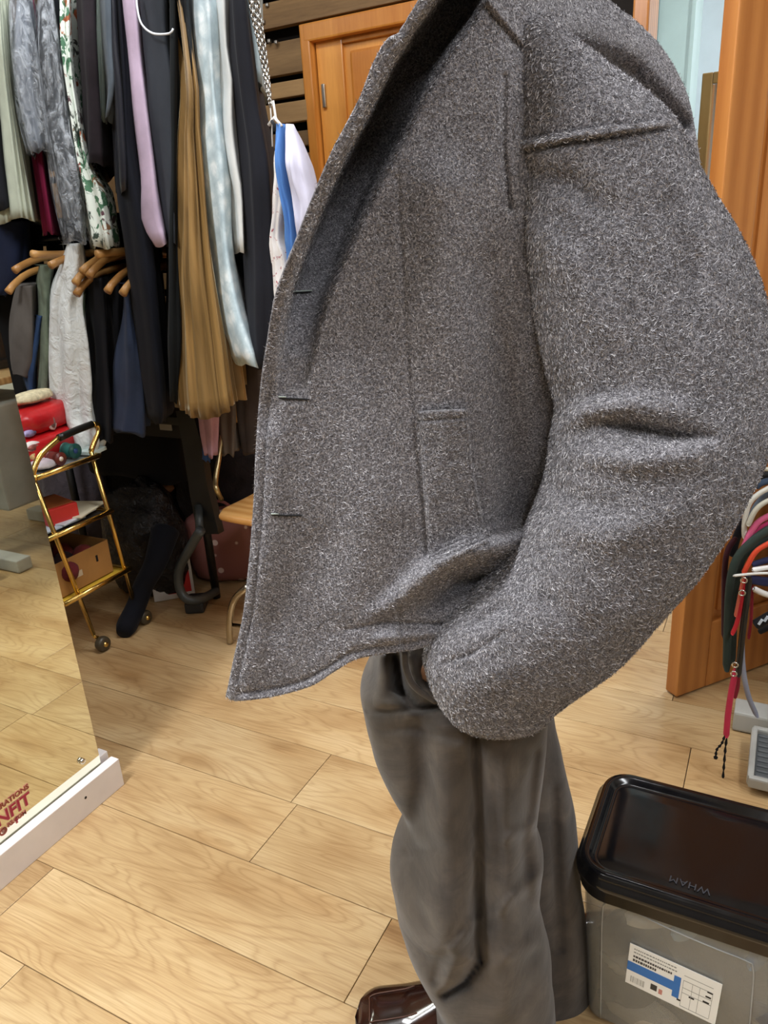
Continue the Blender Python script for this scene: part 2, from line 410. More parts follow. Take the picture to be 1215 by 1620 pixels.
for zc in (.3, 1.0, 1.75): bx2('hinge', .812, .826, zc-.04, zc+.04, -.003, .01, .001, metal('#b9b2a4', .3))
jl = PY(1003, 20, WY-.03).x; jr = PY(1029, 20, WY-.03).x
tr = empty('door_3', (0, WY, 0)); tag(tr, kind='structure')
B().box(((jl+jr)/2, WY+.03, 1.01), (jr-jl, .16, 2.02), bev=.006).build('door_frame', PINE, tr)
B().box((.40, WY+.03, 1.01), (.05, .16, 2.02), bev=.006).build('door_frame', PINE, tr)
B().box((-.02, WY+.03, 2.045), (.9, .16, .05), bev=.006).build('door_frame', PINE, tr)
# framed mirror and ornament in the next room
def framed(px0, py0, px1, Y):
    a = PY(px0, py0, Y); x0 = a.x; zt = a.z; x1 = x0+.42; th = PY(px1, py0, Y).x-x0
    r = empty('framed_mirror', (x0, Y, 0)); tag(r, 'tall wood-framed mirror standing in the room beyond the doorway', 'mirror')
    FW = m_wood('dull_brown_frame', '#8a6a3a', '#b08d55', (9, 9, .8), .45, 3)
    for (p, q) in ((x0, x0+th), (x1-th, x1)): B().box(((p+q)/2, Y, zt/2), (q-p, .03, zt), bev=.004).build('frame_stile', FW, r)
    for (p, q) in ((.0, .06), (zt-th, zt)): B().box(((x0+x1)/2, Y, (p+q)/2), (x1-x0-2*th, .03, q-p), bev=.004).build('frame_rail', FW, r)
    B().box(((x0+x1)/2, Y+.005, zt/2), (x1-x0-2*th, .006, zt-.08)).build('mirror_pane', m_mirror('#f2f4f4', .05), r)
framed(1112, 117, 1129, 3.5)
q = PY(1128, 318, 3.1)
orn = empty('brass_ornament', (q.x, q.y, 0)); tag(orn, 'brass lamp stand with rounded knobs beyond the doorway beside the framed mirror', 'lamp stand')
b = B(); b.tube([(q.x, q.y, 0), (q.x, q.y, .02), (q.x, q.y, .03)], [.11, .11, .02], 16); b.build('base', metal('#b98e3c', .3), orn, True)
b = B(); b.tube([(q.x, q.y, .02), (q.x, q.y, q.z-.1)], .012, 10); b.build('pole', metal('#b98e3c', .3), orn, True)
for dz, r in ((-.09, .028), (-.03, .035), (.03, .02)):
    b = B(); b.tube([(q.x, q.y, q.z+dz+r*math.sin(a)) for a in np.linspace(-1.5, 1.5, 9)], [r*max(.08, math.cos(a)) for a in np.linspace(-1.5, 1.5, 9)], 14); b.build('knob', metal('#d9ab4c', .2), orn, True)

# ------------------------------------------------------------------ standing mirror
MXP = -1.36; mir = empty('standing_mirror', (MXP, .2, 0))
tag(mir, 'large frameless wall mirror standing in a white wooden base rail', 'mirror')
me_ = PX(130, 1080, MXP).y
B().box((MXP-.003, (me_-1.5)/2, 1.07), (.006, me_+1.5, 2.0)).build('mirror_pane', MIR, mir)
WHT = plain('#e9e2e0', .5, var=.05)
rt = .078; ye = PZ(184, 1236, 0).y
b = B(); b.box((MXP+.016, (ye-1.5)/2, rt/2), (.026, ye+1.5, rt), bev=.002); b.box((MXP-.022, (ye-1.5)/2, rt/2+.006), (.030, ye+1.5, rt+.012), bev=.002)
b.build('base_rail', WHT, mir)
p = PX(130, 1204, MXP+.003)
b = B(); b.tube([p+Vector((-.003, 0, 0)), p+Vector((.004, 0, 0)), p+Vector((.006, 0, 0))], [.007, .007, .003], 14); b.build('screw_cap', metal('#d8d4cc', .15), mir, True)
p = PX(136, 1262, MXP+.03); B().tube([(MXP+.0285, p.y, p.z), (MXP+.0295, p.y, p.z)], .0035, 10).build('screw_hole', plain('#2a2624', .8), mir)
RED = plain('#a51f3d', .45); PINK = plain('#dda08c', .5)
TM = Matrix(((0, 0, 1, 0), (1, 0, 0, 0), (0, 1, 0, 0), (0, 0, 0, 1)))
def text(s, size, M, mat, parent, name='lettering', off=0, ext=.0003, align='RIGHT', shear=0, sp=1):
    c = bpy.data.curves.new(name, 'FONT'); c.body = s; c.size = size; c.extrude = ext; c.offset = off; c.align_x = align; c.shear = shear; c.space_character = sp
    t_ = bpy.data.objects.new('t', c); COL.objects.link(t_); dg = bpy.context.evaluated_depsgraph_get(); me = bpy.data.meshes.new_from_object(t_.evaluated_get(dg)); bpy.data.objects.remove(t_)
    me.transform(M); return link(name, me, mat, parent, False)
def onmir(s, px, py, size, mat, off=0, dx=0, **k):
    p = PX(px, py, MXP+.001+dx); M_ = TM.copy(); M_.translation = p
    return text(s, size, M_, mat, mir, off=off, **k)
for (s, px, py, size, of) in (('ALTERATIONS', 46, 1246, .017, .0002), ('NFIT', 50, 1268, .040, .0007), ('RS.COM', 42, 1286, .013, .0002), ('f', 29, 1300, .020, .0005), ('O', 13, 1315, .024, 0), ('@', 10, 1312, .011, 0)):
    onmir(s, px, py, size, PINK, of+.0009, 0); onmir(s, px, py, size, RED if s in ('NFIT', 'f') else plain('#8a3a24', .5), of, .0006)

# ------------------------------------------------------------------ garments
def garment(name, label, cat, rows, mat, Yn=1.55, depth=.40, folds=(5, .010), group='garments on the upper clothes rail', top=1.93, sec=3.0, seed=0, n=48, m=40, hanger=True, hem=0, pleat=0, rail=(1.79, 2.0), flat=1.0):
    """rows: (py, pxL, pxR[, depth scale]) of the near edge in the plane y=Yn, top to bottom"""
    rr = random.Random(hash(label) % 1000 if seed == 0 else seed)
    cs = []
    for r in rows:
        a = PY(r[1], r[0], Yn); b_ = PY(r[2], r[0], Yn); cs.append(((a.x+b_.x)/2, (b_.x-a.x)/2, (a.z+b_.z)/2, (r[3] if len(r) > 3 else 1)))
    if hanger:
        c0 = cs[0]; cs = [(c0[0], .010, top, .12), (c0[0], max(.012, c0[1]*.6), top-.035, .75)]+[c for c in cs if c[2] < top-.06]
    G = cr(cs, m); V = []; ph = [rr.uniform(0, 6) for _ in range(6)]; yc = rail[0]
    kk = .9*cs[-1][0]/Yn
    for i, (xc_, hw, z_, ds) in enumerate(G):
        t = i/(m-1); hd = depth/2*ds; yn = yc-hd if hanger else Yn
        y0 = Yn+depth/2 if not hanger else yc
        for k in range(n):
            A = 2*math.pi*k/n; ca, sa = math.cos(A), math.sin(A)
            e = 2/sec; x = hw*math.copysign(abs(ca)**e, ca); y = hd*math.copysign(abs(sa)**e, sa)
            f = folds[1]*min(1, t*2.5)*(math.sin(folds[0]*A+ph[0]+1.5*math.sin(3*t+ph[1]))+.5*math.sin(folds[0]*1.7*A+ph[2]+2*t))
            if pleat: f += pleat*(.3+.7*t)*(1 if math.sin(26*A+.3*math.sin(5*t)) > 0 else -1)*.8
            f += .35*folds[1]*min(1, t*4)*math.sin(11*A+ph[3]+2.2*math.sin(2.3*t+ph[5]))
            f += .016*nz((x*3+ph[3], y*2, z_*1.5), 3)*min(1, t*3)
            px_ = x+f*math.copysign(max(.2, abs(ca)), ca); py_ = y+f*sa*.6
            dz = hem*math.sin(2*A+ph[4])*t*t+(.006*math.sin(5*A+ph[5]) if i == m-1 else 0)
            yy = (y0 if hanger else Yn+hd)+py_
            V.append((xc_+px_+kk*(yy-Yn), yy, z_+dz))
    Fc = grid_faces(m, n, True)
    c1 = Vector(V[0])*0
    root = empty(name, (cs[-1][0], yc, cs[-1][2])); tag(root, label, cat, group)
    V.append((G[0][0]+kk*(yc-Yn), yc if hanger else Yn+depth/2, G[0][2]+.002)); tI = len(V)-1
    Fc += [(tI, (k+1) % n, k) for k in range(n)]
    V.append((G[-1][0]+kk*(yc-Yn if hanger else depth/2), yc if hanger else Yn+depth/2, G[-1][2]+.05)); bI = len(V)-1
    Fc += [(bI, (m-1)*n+k, (m-1)*n+(k+1) % n) for k in range(n)]
    o = mesh('fabric', V, Fc, mat, root)
    if hanger:
        x = G[0][0]+kk*(yc-Yn); b = B(); b.tube([(x+kk*e_, yc+e_, top+f_) for e_, f_ in ((-.15, -.06), (-.08, -.02), (0, .005), (.08, -.02), (.15, -.06))], .006, 6)
        b.tube([(x, yc, top), (x, yc, rail[1]-.015), (x, yc-.016, rail[1]), (x, yc, rail[1]+.014), (x, yc+.014, rail[1])], .0018, 6); b.build('hanger', metal('#b9b9b9', .3), root, True)
    return root, o, G
rl = empty('clothes_rail', (-2, 1.79, 2.0)); tag(rl, 'chrome clothes rail hung from the ceiling above the garments', 'rail')
b = B(); b.tube([(-3.2, 1.79, 2.0), (-.85, 1.79, 2.0)], .0125, 12); b.build('rail_tube', metal('#c9c9c9', .2), rl, True)
for x in (-3.1, -2.0, -.9):
    b = B(); b.tube([(x, 1.79, 2.0), (x, 1.79, CEIL+.02)], .008, 8); b.build('drop_rod', metal('#c9c9c9', .2), rl, True)
FILM = m_film('clear_garment_film'); FILM2 = m_film('milky_garment_film', '#eef2f4', .6, 18)
SATIN = cloth('#5d6873', .3, .15, .1, 900, .1); 
G_ = garment
G_('long_garment', 'blue-black garment at the far left of the upper rail behind the pale green one', 'garment', [(-60, -70, -5), (100, -60, 5), (250, -45, 15), (330, -30, 25)], cloth('#15171c'), seed=3)
G_('pleated_skirt', 'pale sage green pleated garment, leftmost on the upper rail', 'garment', [(-60, -40, 4), (60, -30, 14), (150, -25, 26), (250, -20, 42), (348, -15, 58)], cloth('#b9c0ad', .7), pleat=.006, seed=4, n=96)
G_('garment_bag', 'grey garment under crumpled clear plastic beside the pale green skirt', 'garment', [(-60, 2, 40), (60, 10, 48), (150, 22, 55), (235, 40, 68)], cloth('#6f7680', .5, .3), seed=5)
G_('magenta_garment', 'magenta garment hem showing below the plastic-covered grey garment', 'garment', [(-60, 24, 34), (150, 40, 50), (228, 50, 58), (250, 48, 64), (368, 66, 82)], cloth('#8c2449'), seed=6, Yn=1.62, depth=.2)
def film_cover(label, rows, mat, Yn=1.53, seed=0):
    r, o, g = G_('plastic_cover', label, 'plastic cover', rows, mat, Yn, .46, (7, .012), 'clear plastic covers over hanging garments', 1.95, seed=seed)
    o.name = 'film'; return r
film_cover('clear crumpled plastic cover over the grey garment next to the pale green skirt', [(-60, -8, 45), (60, 2, 55), (150, 15, 64), (235, 36, 76)], FILM, seed=7)
G_('black_dress', 'black dress under a shiny clear plastic cover left of the floral dress', 'garment', [(-60, 50, 82), (60, 56, 92), (150, 65, 104), (250, 78, 116), (345, 92, 126)], cloth('#1d2024', .6), seed=8)
film_cover('long shiny clear plastic cover over the black dress left of the floral dress', [(-60, 44, 88), (60, 46, 94), (150, 56, 106), (250, 70, 122), (385, 95, 138)], FILM, seed=9)
G_('floral_dress', 'white dress with green and rust floral print, left of the black lace dress', 'dress', [(-60, 84, 104), (60, 88, 110), (150, 100, 120), (250, 114, 140), (300, 122, 166), (392, 140, 178)], m_floral(), seed=10, folds=(7, .014))
G_('lace_dress', 'black lace dress hanging right of the floral dress', 'dress', [(-60, 108, 148), (60, 116, 156), (150, 122, 162), (258, 126, 168)], cloth('#1e171c', .8, .5), seed=11)
G_('satin_blouse', 'slate blue satin garment with a pale inner strip, left of the lilac shirt', 'garment', [(-60, 148, 182), (60, 154, 186), (125, 160, 190), (185, 160, 172)], SATIN, seed=12)
G_('black_trousers', 'long black glossy trousers hanging just left of the lilac shirt', 'trousers', [(-60, 158, 184), (60, 162, 190), (150, 168, 200), (302, 182, 204)], cloth('#20222b', .35, .2), seed=13)
G_('navy_coat', 'very long navy coat reaching far below the lilac shirt', 'coat', [(-60, 176, 190), (100, 180, 204), (250, 176, 216), (380, 186, 244), (520, 210, 258), (640, 226, 270), (678, 232, 268)], cloth('#12151f', .8), seed=14)
G_('lilac_shirt', 'lilac shirt with a rounded tail hanging in the upper row', 'shirt', [(-60, 178, 212), (60, 188, 226), (150, 196, 236), (250, 208, 246), (300, 208, 252), (345, 202, 262), (388, 232, 266)], cloth('#c3afc6', .75), seed=15, Yn=1.51, folds=(3, .008))
G_('black_vest', 'charcoal sleeveless top with a pale piped neckline, right of the lilac shirt', 'garment', [(-60, 212, 262), (50, 216, 272), (120, 226, 282), (220, 236, 284), (320, 250, 280), (385, 262, 280)], cloth('#30343b', .7), seed=16)
o = B(); pts = cr([PY(216, -10, 1.575), PY(217, 12, 1.57), PY(224, 38, 1.568), PY(242, 53, 1.568), PY(268, 53, 1.568), PY(274, 45, 1.57)], 24); 
b = B(); b.tube(pts, .0025, 6); o = b.build('neck_piping', cloth('#cfd2d6'), bpy.data.objects['black_vest'], True); tag(o, 'pale piping round the neckline')
G_('black_dress', 'dark bottle-black garment with long hem below the charcoal top', 'garment', [(-60, 262, 280), (200, 262, 290), (380, 262, 286), (560, 262, 290), (640, 264, 286)], cloth('#14181a', .8), seed=17, Yn=1.58)
G_('leather_skirt', 'shiny black leather skirt hanging over the mustard velvet skirt', 'skirt', [(-60, 252, 302), (0, 258, 306), (60, 272, 312), (118, 282, 316)], cloth('#101216', .25, .3), seed=18)
G_('velvet_skirt', 'long mustard gold pleated velvet skirt, hem above the wooden chair', 'skirt', [(118, 285, 314), (200, 282, 318), (300, 278, 330), (420, 272, 345), (540, 268, 368), (600, 270, 376), (655, 274, 384)], m_velvet(), seed=19, pleat=.012, n=120, folds=(9, .012), depth=.44, hem=.02)
G_('lace_dress', 'long pale blue lace dress right of the mustard skirt', 'dress', [(-60, 300, 330), (60, 306, 340), (150, 312, 346), (260, 312, 362), (400, 322, 372), (500, 340, 392), (585, 372, 420)], m_lace(), seed=20, folds=(4, .012), depth=.4)
G_('white_blouse', 'silky white blouse between the blue lace dress and the black coat', 'blouse', [(-60, 326, 352), (60, 330, 360), (100, 336, 368), (190, 330, 372), (260, 344, 380), (305, 356, 386), (400, 372, 384)], cloth('#d3d5d3', .5, .12), seed=21, Yn=1.50, folds=(5, .014), depth=.36)
G_('long_coat', 'long black-navy coat hanging nearest the grey wool coat', 'coat', [(-60, 352, 386), (60, 358, 398), (160, 366, 412), (260, 378, 430), (400, 384, 436), (500, 386, 436), (586, 388, 436)], cloth('#14151d', .75, .2), seed=22, folds=(4, .012), depth=.42)
G_('teal_blouse', 'pale teal garment edge beside the silver chain', 'garment', [(-60, 378, 398), (60, 384, 404), (128, 396, 408)], cloth('#b5c6cb'), seed=23, Yn=1.62, depth=.3)
G_('green_strip_garment', 'narrow pale green garment between the black lace dress and satin blouse', 'garment', [(-60, 148, 158), (60, 150, 160), (150, 152, 162), (185, 152, 163)], cloth('#9aa89f'), seed=24, Yn=1.6, depth=.3)
# chain and child's shirt
ch = empty('silver_chain', PY(395, -60, 1.60)); tag(ch, 'bunched silver chain hanging from the rail beside the slatted wall', 'chain')
CH = metal('#c4c2be', .25)
for s_ in range(3):
    A = cr([PY(392+s_*5, -70, 1.60+.01*s_), PY(397+s_*6, 10, 1.60+.01*s_), PY(410+s_*4, 70, 1.6+.008*s_), PY(421+s_*2, 130, 1.60), PY(428, 168, 1.6)], 36)
    b = B()
    for i in range(35):
        p = Vector(A[i]); q2 = Vector(A[i+1]); c = (p+q2)/2; d = (q2-p).normalized(); L = (q2-p).length*.75
        sd = d.cross(Vector((1, 0, 0) if (i+s_) % 2 else (.5, .8, 0))).normalized()
        b.tube([c+d*L*math.cos(a)+sd*.006*math.sin(a) for a in np.linspace(0, 2*math.pi, 9)], .0019, 5, False)
    b.build('chain_strand', CH, ch, True)['kind'] = 'stuff'
cs_ = empty('child_shirt', PY(455, 300, 1.6)); tag(cs_, "small lavender-white shirt with a blue side panel hanging from the silver chain", 'shirt')
def flatg(name, pl, pr, mat, parent, Yn, dep, seed=1, n=32, m=36, fo=(3, .005)):
    cs = []
    for a, b_ in zip(pl, pr):
        A = PY(a[0], a[1], Yn); Bp = PY(b_[0], b_[1], Yn); cs.append((A.x, A.z, Bp.x, Bp.z))
    G = cr(cs, m); V = []; r2 = random.Random(seed); ph = r2.uniform(0, 6)
    for i, (ax, az, bx_, bz) in enumerate(G):
        for k in range(n):
            A = 2*math.pi*k/n; s1 = (1+math.cos(A))/2; t = i/(m-1)
            w = fo[1]*math.sin(fo[0]*6*s1+ph+2*t)*min(1, t*3)+.01*nz((s1*2, t*4, seed), 1.5)
            V.append((bx_*s1+ax*(1-s1), Yn+dep/2+dep/2*math.sin(A)*(.25+.75*min(1, t*4))+w, bz*s1+az*(1-s1)))
    V.append(tuple(np.mean(V[:n], axis=0))); V.append(tuple(np.mean(V[(m-1)*n:m*n], axis=0)))
    Fc = grid_faces(m, n, True)+[(len(V)-2, (k+1) % n, k) for k in range(n)]+[(len(V)-1, (m-1)*n+k, (m-1)*n+(k+1) % n) for k in range(n)]
    return mesh(name, V, Fc, mat, parent)
flatg('shirt_body', [(436, 194), (440, 230), (450, 300), (462, 350), (466, 400), (470, 455)], [(448, 194), (466, 240), (480, 290), (487, 330), (488, 380), (488, 455)], cloth('#c3c1d3', .7, .08), cs_, 1.56, .08, 2)
flatg('side_panel', [(424, 194), (428, 250), (436, 300), (444, 330), (446, 380), (450, 440)], [(437, 194), (443, 250), (450, 300), (458, 340), (464, 380), (468, 450)], cloth('#4f7cbc', .7, .1), cs_, 1.575, .06, 3)
b = B(); b.tube([PY(429, 163, 1.6), PY(432, 160, 1.6), PY(434, 172, 1.6), PY(436, 186, 1.6), PY(441, 196, 1.6)], .003, 8); b.tube([PY(425, 198, 1.6), PY(434, 186, 1.6), PY(446, 200, 1.6)], .004, 8); b.build('hanger', plain('#e4e0da', .4), cs_, True)
b = B(); b.tube([PY(430, 192, 1.56), PY(434, 197, 1.555), PY(434, 208, 1.555)], .004, 6); tag(b.build('neck_tape', cloth('#1a1c20'), cs_, True), 'black neck tape')
wt = empty('printed_blouse', PY(430, 400, 1.6)); tag(wt, 'small white top with faint red print tucked behind the lavender shirt', 'top')
def m_print():
    t = NT('red_sprig_print'); v = t.coords(); f = t.noise(v, 60, 3, .6, 1); t.base(t.ramp(f, [(.60, S('#ded9d6')), (.68, S('#a04450'))])); t.p(Roughness=.8); return t.m
flatg('fabric', [(424, 225), (426, 300), (422, 372), (421, 400), (424, 440), (430, 480)], [(436, 225), (446, 300), (440, 372), (450, 400), (456, 440), (462, 480)], m_print(), wt, 1.585, .07, 4)
b = B(); b.tube([PY(428, 168, 1.6), PY(430, 200, 1.61), PY(431, 232, 1.61)], .002, 6); b.build('hanger', plain('#e4e0da', .4), wt, True)

# lower rail with wooden hangers
lrz = 1.29
lr = empty('lower_clothes_rail', (-2.3, 1.74, lrz)); tag(lr, 'lower dark clothes rail hidden behind the wooden hangers', 'rail')
b = B(); b.tube([(-3.1, 1.84, lrz), (-1.66, 1.84, lrz)], .011, 10)
b.build('rail_tube', metal('#3a3a3c', .3), lr, True)
for x in (-3.0, -2.3, -1.7):
    b = B(); b.tube([(x, 1.84, lrz), (x, 1.80, 1.99)], .004, 6); b.build('drop_rod', metal('#3a3a3c', .3), lr, True)
def whanger(px, py, label, Yt=1.60):
    T = PY(px, py, Yt); yc = 1.84; x = T.x; rise = min(.065, lrz-.05-T.z); 
    r = empty('wooden_hanger', (x, yc, T.z)); tag(r, label, 'hanger', 'wooden hangers on the lower rail')
    pts = [(x, Yt, T.z), (x, Yt+.03, T.z+rise*.35), (x, Yt+.10, T.z+rise*.8), (x, yc, T.z+rise)]
    pts += [(x, 2*yc-p[1], p[2]) for p in pts[:3]][::-1]
    b = B(); C_ = cr(pts, 20); b.tube([Vector(p) for p in C_], [.012]+[.0105]*18+[.012], 10); b.build('hanger_arm', HANGW, r, True)
    zc = T.z+rise; b = B(); b.tube([(x, yc, zc), (x, yc, lrz-.013), (x, yc-.013, lrz), (x, yc, lrz+.013), (x, yc+.013, lrz)], .0018, 6); b.build('hook', metal('#b9b9b9', .3), r, True)
for a in ((51, 402, 'reddish wooden hanger tip, highest on the left of the lower rail'), (23, 428, 'wooden hanger with a bright tip above the grey trousers'), (13, 462, 'lowest left wooden hanger, carrying the grey trousers'),
          (80, 420, 'wooden hanger just left of the white wrapped dress'), (154, 402, 'wooden hanger highest right of the white wrapped dress'), (130, 430, 'wooden hanger in the middle of the cluster right of the white dress'),
          (141, 437, 'wooden hanger lower in the cluster right of the white dress'), (119, 448, 'wooden hanger touching the white wrapped dress on its right'), (121, 466, 'lowest wooden hanger right against the white wrapped dress'),
          (170, 461, 'wooden hanger carrying the black garments'), (194, 465, 'wooden hanger tip beside the navy coat')): whanger(*a)
def L_(name, label, cat, rows, mat, Yn=1.66, depth=.34, **k):
    k.setdefault('folds', (5, .008)); return garment(name, label, cat, rows, mat, Yn, depth, group='garments on the lower clothes rail', hanger=False, rail=(1.84, lrz), **k)
L_('dark_garment', 'dark navy garment at the left end of the lower rail', 'garment', [(352, -50, 48), (420, -50, 45), (455, -45, 30), (470, -40, 10)], cloth('#141c33'), Yn=1.74, depth=.2, seed=31)
L_('grey_trousers', 'taupe grey trousers folded over the lowest left wooden hanger', 'trousers', [(452, 24, 60), (480, 17, 62), (540, 12, 62), (575, 12, 60), (596, 16, 52)], cloth('#59544f'), Yn=1.65, seed=32)
L_('denim_garment', 'blue denim garment bunched below the grey trousers', 'garment', [(500, 56, 70), (555, 40, 64), (580, 36, 62), (610, 38, 60), (640, 48, 60)], cloth('#2c4468', .8, .3), Yn=1.66, depth=.2, seed=33)
L_('sage_print_garment', 'grey-green printed garment left of the white wrapped dress', 'garment', [(420, 60, 86), (450, 56, 84), (500, 62, 80), (560, 62, 82), (620, 58, 80), (650, 56, 80)], cloth('#65705f', .8, .6), Yn=1.66, depth=.25, seed=34)
L_('wrapped_dress', 'white dress crumpled inside milky plastic, hanging above the trolley', 'dress', [(385, 104, 132), (420, 92, 138), (460, 76, 136), (500, 70, 134), (560, 70, 144), (610, 74, 152), (660, 80, 154), (700, 98, 164), (730, 104, 150)], cloth('#e2e6e4', .5, .08, .1, 900, .2, 1.0), Yn=1.62, depth=.3, seed=35, folds=(9, .012), n=72, m=70)
L_('green_garment', 'small pale green garment right of the white wrapped dress', 'garment', [(465, 118, 136), (500, 120, 136), (525, 126, 136)], cloth('#7d9a80'), Yn=1.66, seed=36)
L_('black_garment', 'black garment with deep folds right of the white wrapped dress', 'garment', [(440, 136, 172), (500, 134, 180), (580, 140, 182), (640, 140, 186), (700, 150, 180)], cloth('#0d0e14', .7), Yn=1.66, seed=37, n=72, folds=(7, .012))
L_('black_garment', 'black garment behind the blue trousers on the lower rail', 'garment', [(440, 168, 198), (520, 172, 196), (640, 176, 190)], cloth('#0f1016', .8), Yn=1.7, seed=38)
L_('blue_trousers', 'dusty navy blue trousers with a wide hem beside the long navy coat', 'trousers', [(450, 194, 206), (520, 192, 216), (580, 188, 226), (640, 184, 234), (688, 178, 236)], cloth('#2f3b54', .7, .25), Yn=1.62, depth=.3, seed=39, folds=(4, .012))
L_('dark_garment', 'added near-black garment filling the dark background behind the grey trousers', 'garment', [(360, -60, 70), (460, -60, 70), (560, -50, 60), (660, -30, 50), (720, -10, 60)], cloth('#0b0b0d'), Yn=1.88, depth=.16, seed=40)  # added filler, its near-black colour makes the background dark here
L_('dark_garment', 'added near-black garment filling the dark background behind the wooden hanger cluster', 'garment', [(340, 60, 250), (460, 80, 260), (560, 90, 270), (660, 110, 280), (760, 140, 300)], cloth('#0c0c10'), Yn=1.95, depth=.16, seed=41)  # second added filler, wide and near-black to darken the gap behind the hangers

# ------------------------------------------------------------------ bar trolley
GOLD = metal('#e4c070', .24)
tx = -1.9; tr_ = empty('gold_trolley', (-2.1, 1.5, 0)); tag(tr_, 'gold three-tier serving trolley with a black hand grip beside the mirror', 'trolley')
def tp(px, py): return PX(px, py, tx)
fa, fb = tp(54, 761), tp(148, 1004); ba, bb = tp(144, 714), tp(207, 934); bb = bb+(bb-ba)*.2
for dx in (0, -.42):
    o_ = Vector((dx, 0, 0))
    for a, c in ((fa, fb), (ba, bb)):
        b = B(); b.tube([a+o_, c+o_], .0075, 10); b.build('leg', GOLD, tr_, True)
H_ = cr([fa, tp(53, 745), tp(65, 719), tp(93, 693)], 16); b = B(); b.tube(H_, .009, 10); b.build('handle_tube', GOLD, tr_, True)
H2 = cr([tp(93, 693), tp(120, 681), tp(146, 671)], 10); b = B(); b.tube(H2, .0115, 12); tag(b.build('hand_grip', plain('#17140f', .3), tr_, True), 'black hand grip')
H3 = cr([tp(146, 671), tp(154, 672), tp(156, 682), tp(149, 700), ba], 14); b = B(); b.tube(H3, .0085, 10); b.build('handle_tube', GOLD, tr_, True)
def shelf(pn, pf, lip=.014, mat=None):
    A = tp(*pn); C_ = tp(*pf); z_ = (A.z+C_.z)/2; y0, y1 = A.y-.01, C_.y+.01; x0, x1 = tx-.43, tx+.012
    s_ = B().box(((x0+x1)/2, (y0+y1)/2, z_-.006), (x1-x0, y1-y0, .006)).build('shelf', mat or plain('#33302c', .15, var=.05), tr_)
    b = B(); b.tube([(x1, y0, z_), (x1, y1, z_), (x0, y1, z_), (x0, y0, z_), (x1, y0, z_)], .0085, 8); b.build('shelf_rim', GOLD, s_, True)
    return z_, y0, y1
z1, sy0, sy1 = shelf((60, 761), (147, 715), mat=plain('#9aa0a0', .2, var=.3)); z2, _, _ = shelf((76, 856), (168, 805)); z3, _, _ = shelf((103, 957), (198, 897), mat=plain('#d9b23f', .2, var=.1))
for p, nm in ((fb, 'caster'), (bb, 'caster')):
    w = B(); c = Vector((p.x+.012, p.y+.018, .026))
    w.tube([c+Vector((x, 0, 0)) for x in (-.014, -.012, -.004, .004, .012, .014)], [.014, .023, .026, .026, .023, .014], 20); wo = w.build('caster', plain('#453d2e', .4), tr_, True)
    b = B(); b.tube([c+Vector((-.018, 0, 0)), c+Vector((.018, 0, 0))], .008, 12); b.tube([p+Vector((0, 0, -.002)), (p.x, p.y+.004, .055), c+Vector((-.018, 0, .02))], .006, 8); b.build('caster_fork', GOLD, wo, True)
# things on the trolley
def pouch(name, label, cat, c, d, mat, rz=0, seed=1, grp=None, sq=2.6):
    n, m = 28, 16; V = []
    for i in range(m):
        f = -math.pi/2+math.pi*i/(m-1)
        for k in range(n):
            A = 2*math.pi*k/n
            def e(v, s=2/sq): return math.copysign(abs(v)**s, v)
            x = e(math.cos(f))*e(math.cos(A)); y = e(math.cos(f))*e(math.sin(A)); z_ = e(math.sin(f))
            q_ = 1+.12*nz((x+seed, y, z_), 2.2)+.06*nz((x, y+seed, z_), 6)
            p = Vector((x*d[0]/2*q_, y*d[1]/2*q_, z_*d[2]/2*(1+.08*nz((x, y, seed), 3))))
            p.rotate(Matrix.Rotation(rz, 3, 'Z')); V.append(Vector(c)+p)
    return mesh(name, V, grid_faces(m, n, True), mat), V
REDB = plain('#b81c20', .3, var=.25, vs=15, bump=.5)
def on_yz(px, py, X): return PX(px, py, X)
for i, (px, py, w, h, X, lb) in enumerate(((58, 662, .26, .085, -2.04, 'red printed paper bag with a torn open top, upper of the two on the trolley'), (68, 705, .27, .085, -2.02, 'red printed bag with a white ringed emblem, lower one on the trolley'))):
    c = PX(px, py, X); r = empty('red_bag', c); tag(r, lb, 'bag', 'red bags on the trolley top shelf')
    zc = max(c.z, z1+.012+h/2); zc = z1+.006+h/2 if i else z1+.006+.085+h/2-.004
    o, V = pouch('bag_body', '', '', (X-.05, c.y+.02, zc), (.2, w, h), REDB, .1, 3+i, sq=4.5); o.parent = r; o.matrix_parent_inverse = wmat(r).inverted()
    def patch(px, py, rx, rz_, mat, nm, X=X, dd=.052):
        c_ = PX(px, py, X+dd); n = 20; V = [c_]+[c_+Vector((0, rx*math.cos(a), rz_*math.sin(a))) for a in np.linspace(0, 2*math.pi, n, False)]
        V += [v+Vector((-.012, 0, 0)) for v in V]
        Fc = [(0, 1+k, 1+(k+1) % n) for k in range(n)]+[(1+k, n+2+k, n+2+(k+1) % n, 1+(k+1) % n) for k in range(n)]
        return mesh(nm, V, Fc, mat, r)
    W_ = plain('#e6dcd8', .5)
    if i == 0:
        patch(83, 668, .014, .024, W_, 'white_ring'); patch(84, 668, .009, .018, plain('#7c5a52', .5, var=.6, vs=60), 'emblem', dd=.054); patch(48, 686, .022, .010, plain('#9a8fb8', .5, var=.5, vs=60), 'emblem')
    else:
        patch(52, 706, .028, .014, W_, 'white_ring'); patch(53, 708, .02, .009, plain('#8a4e46', .5, var=.6, vs=70), 'emblem', dd=.054); patch(56, 722, .016, .010, plain('#caa46a', .5, var=.5, vs=70), 'emblem')
c = PX(45, 642, -2.06); o, V = pouch('cream_lace_bundle', '', '', (c.x, c.y+.02, z1+.006+.17+.02), (.08, .15, .035), plain('#c9bd9a', .8, var=.3, vs=60, bump=.8), .2, 9); tag(o, 'cream bundle lying on top of the red bags', 'bundle')
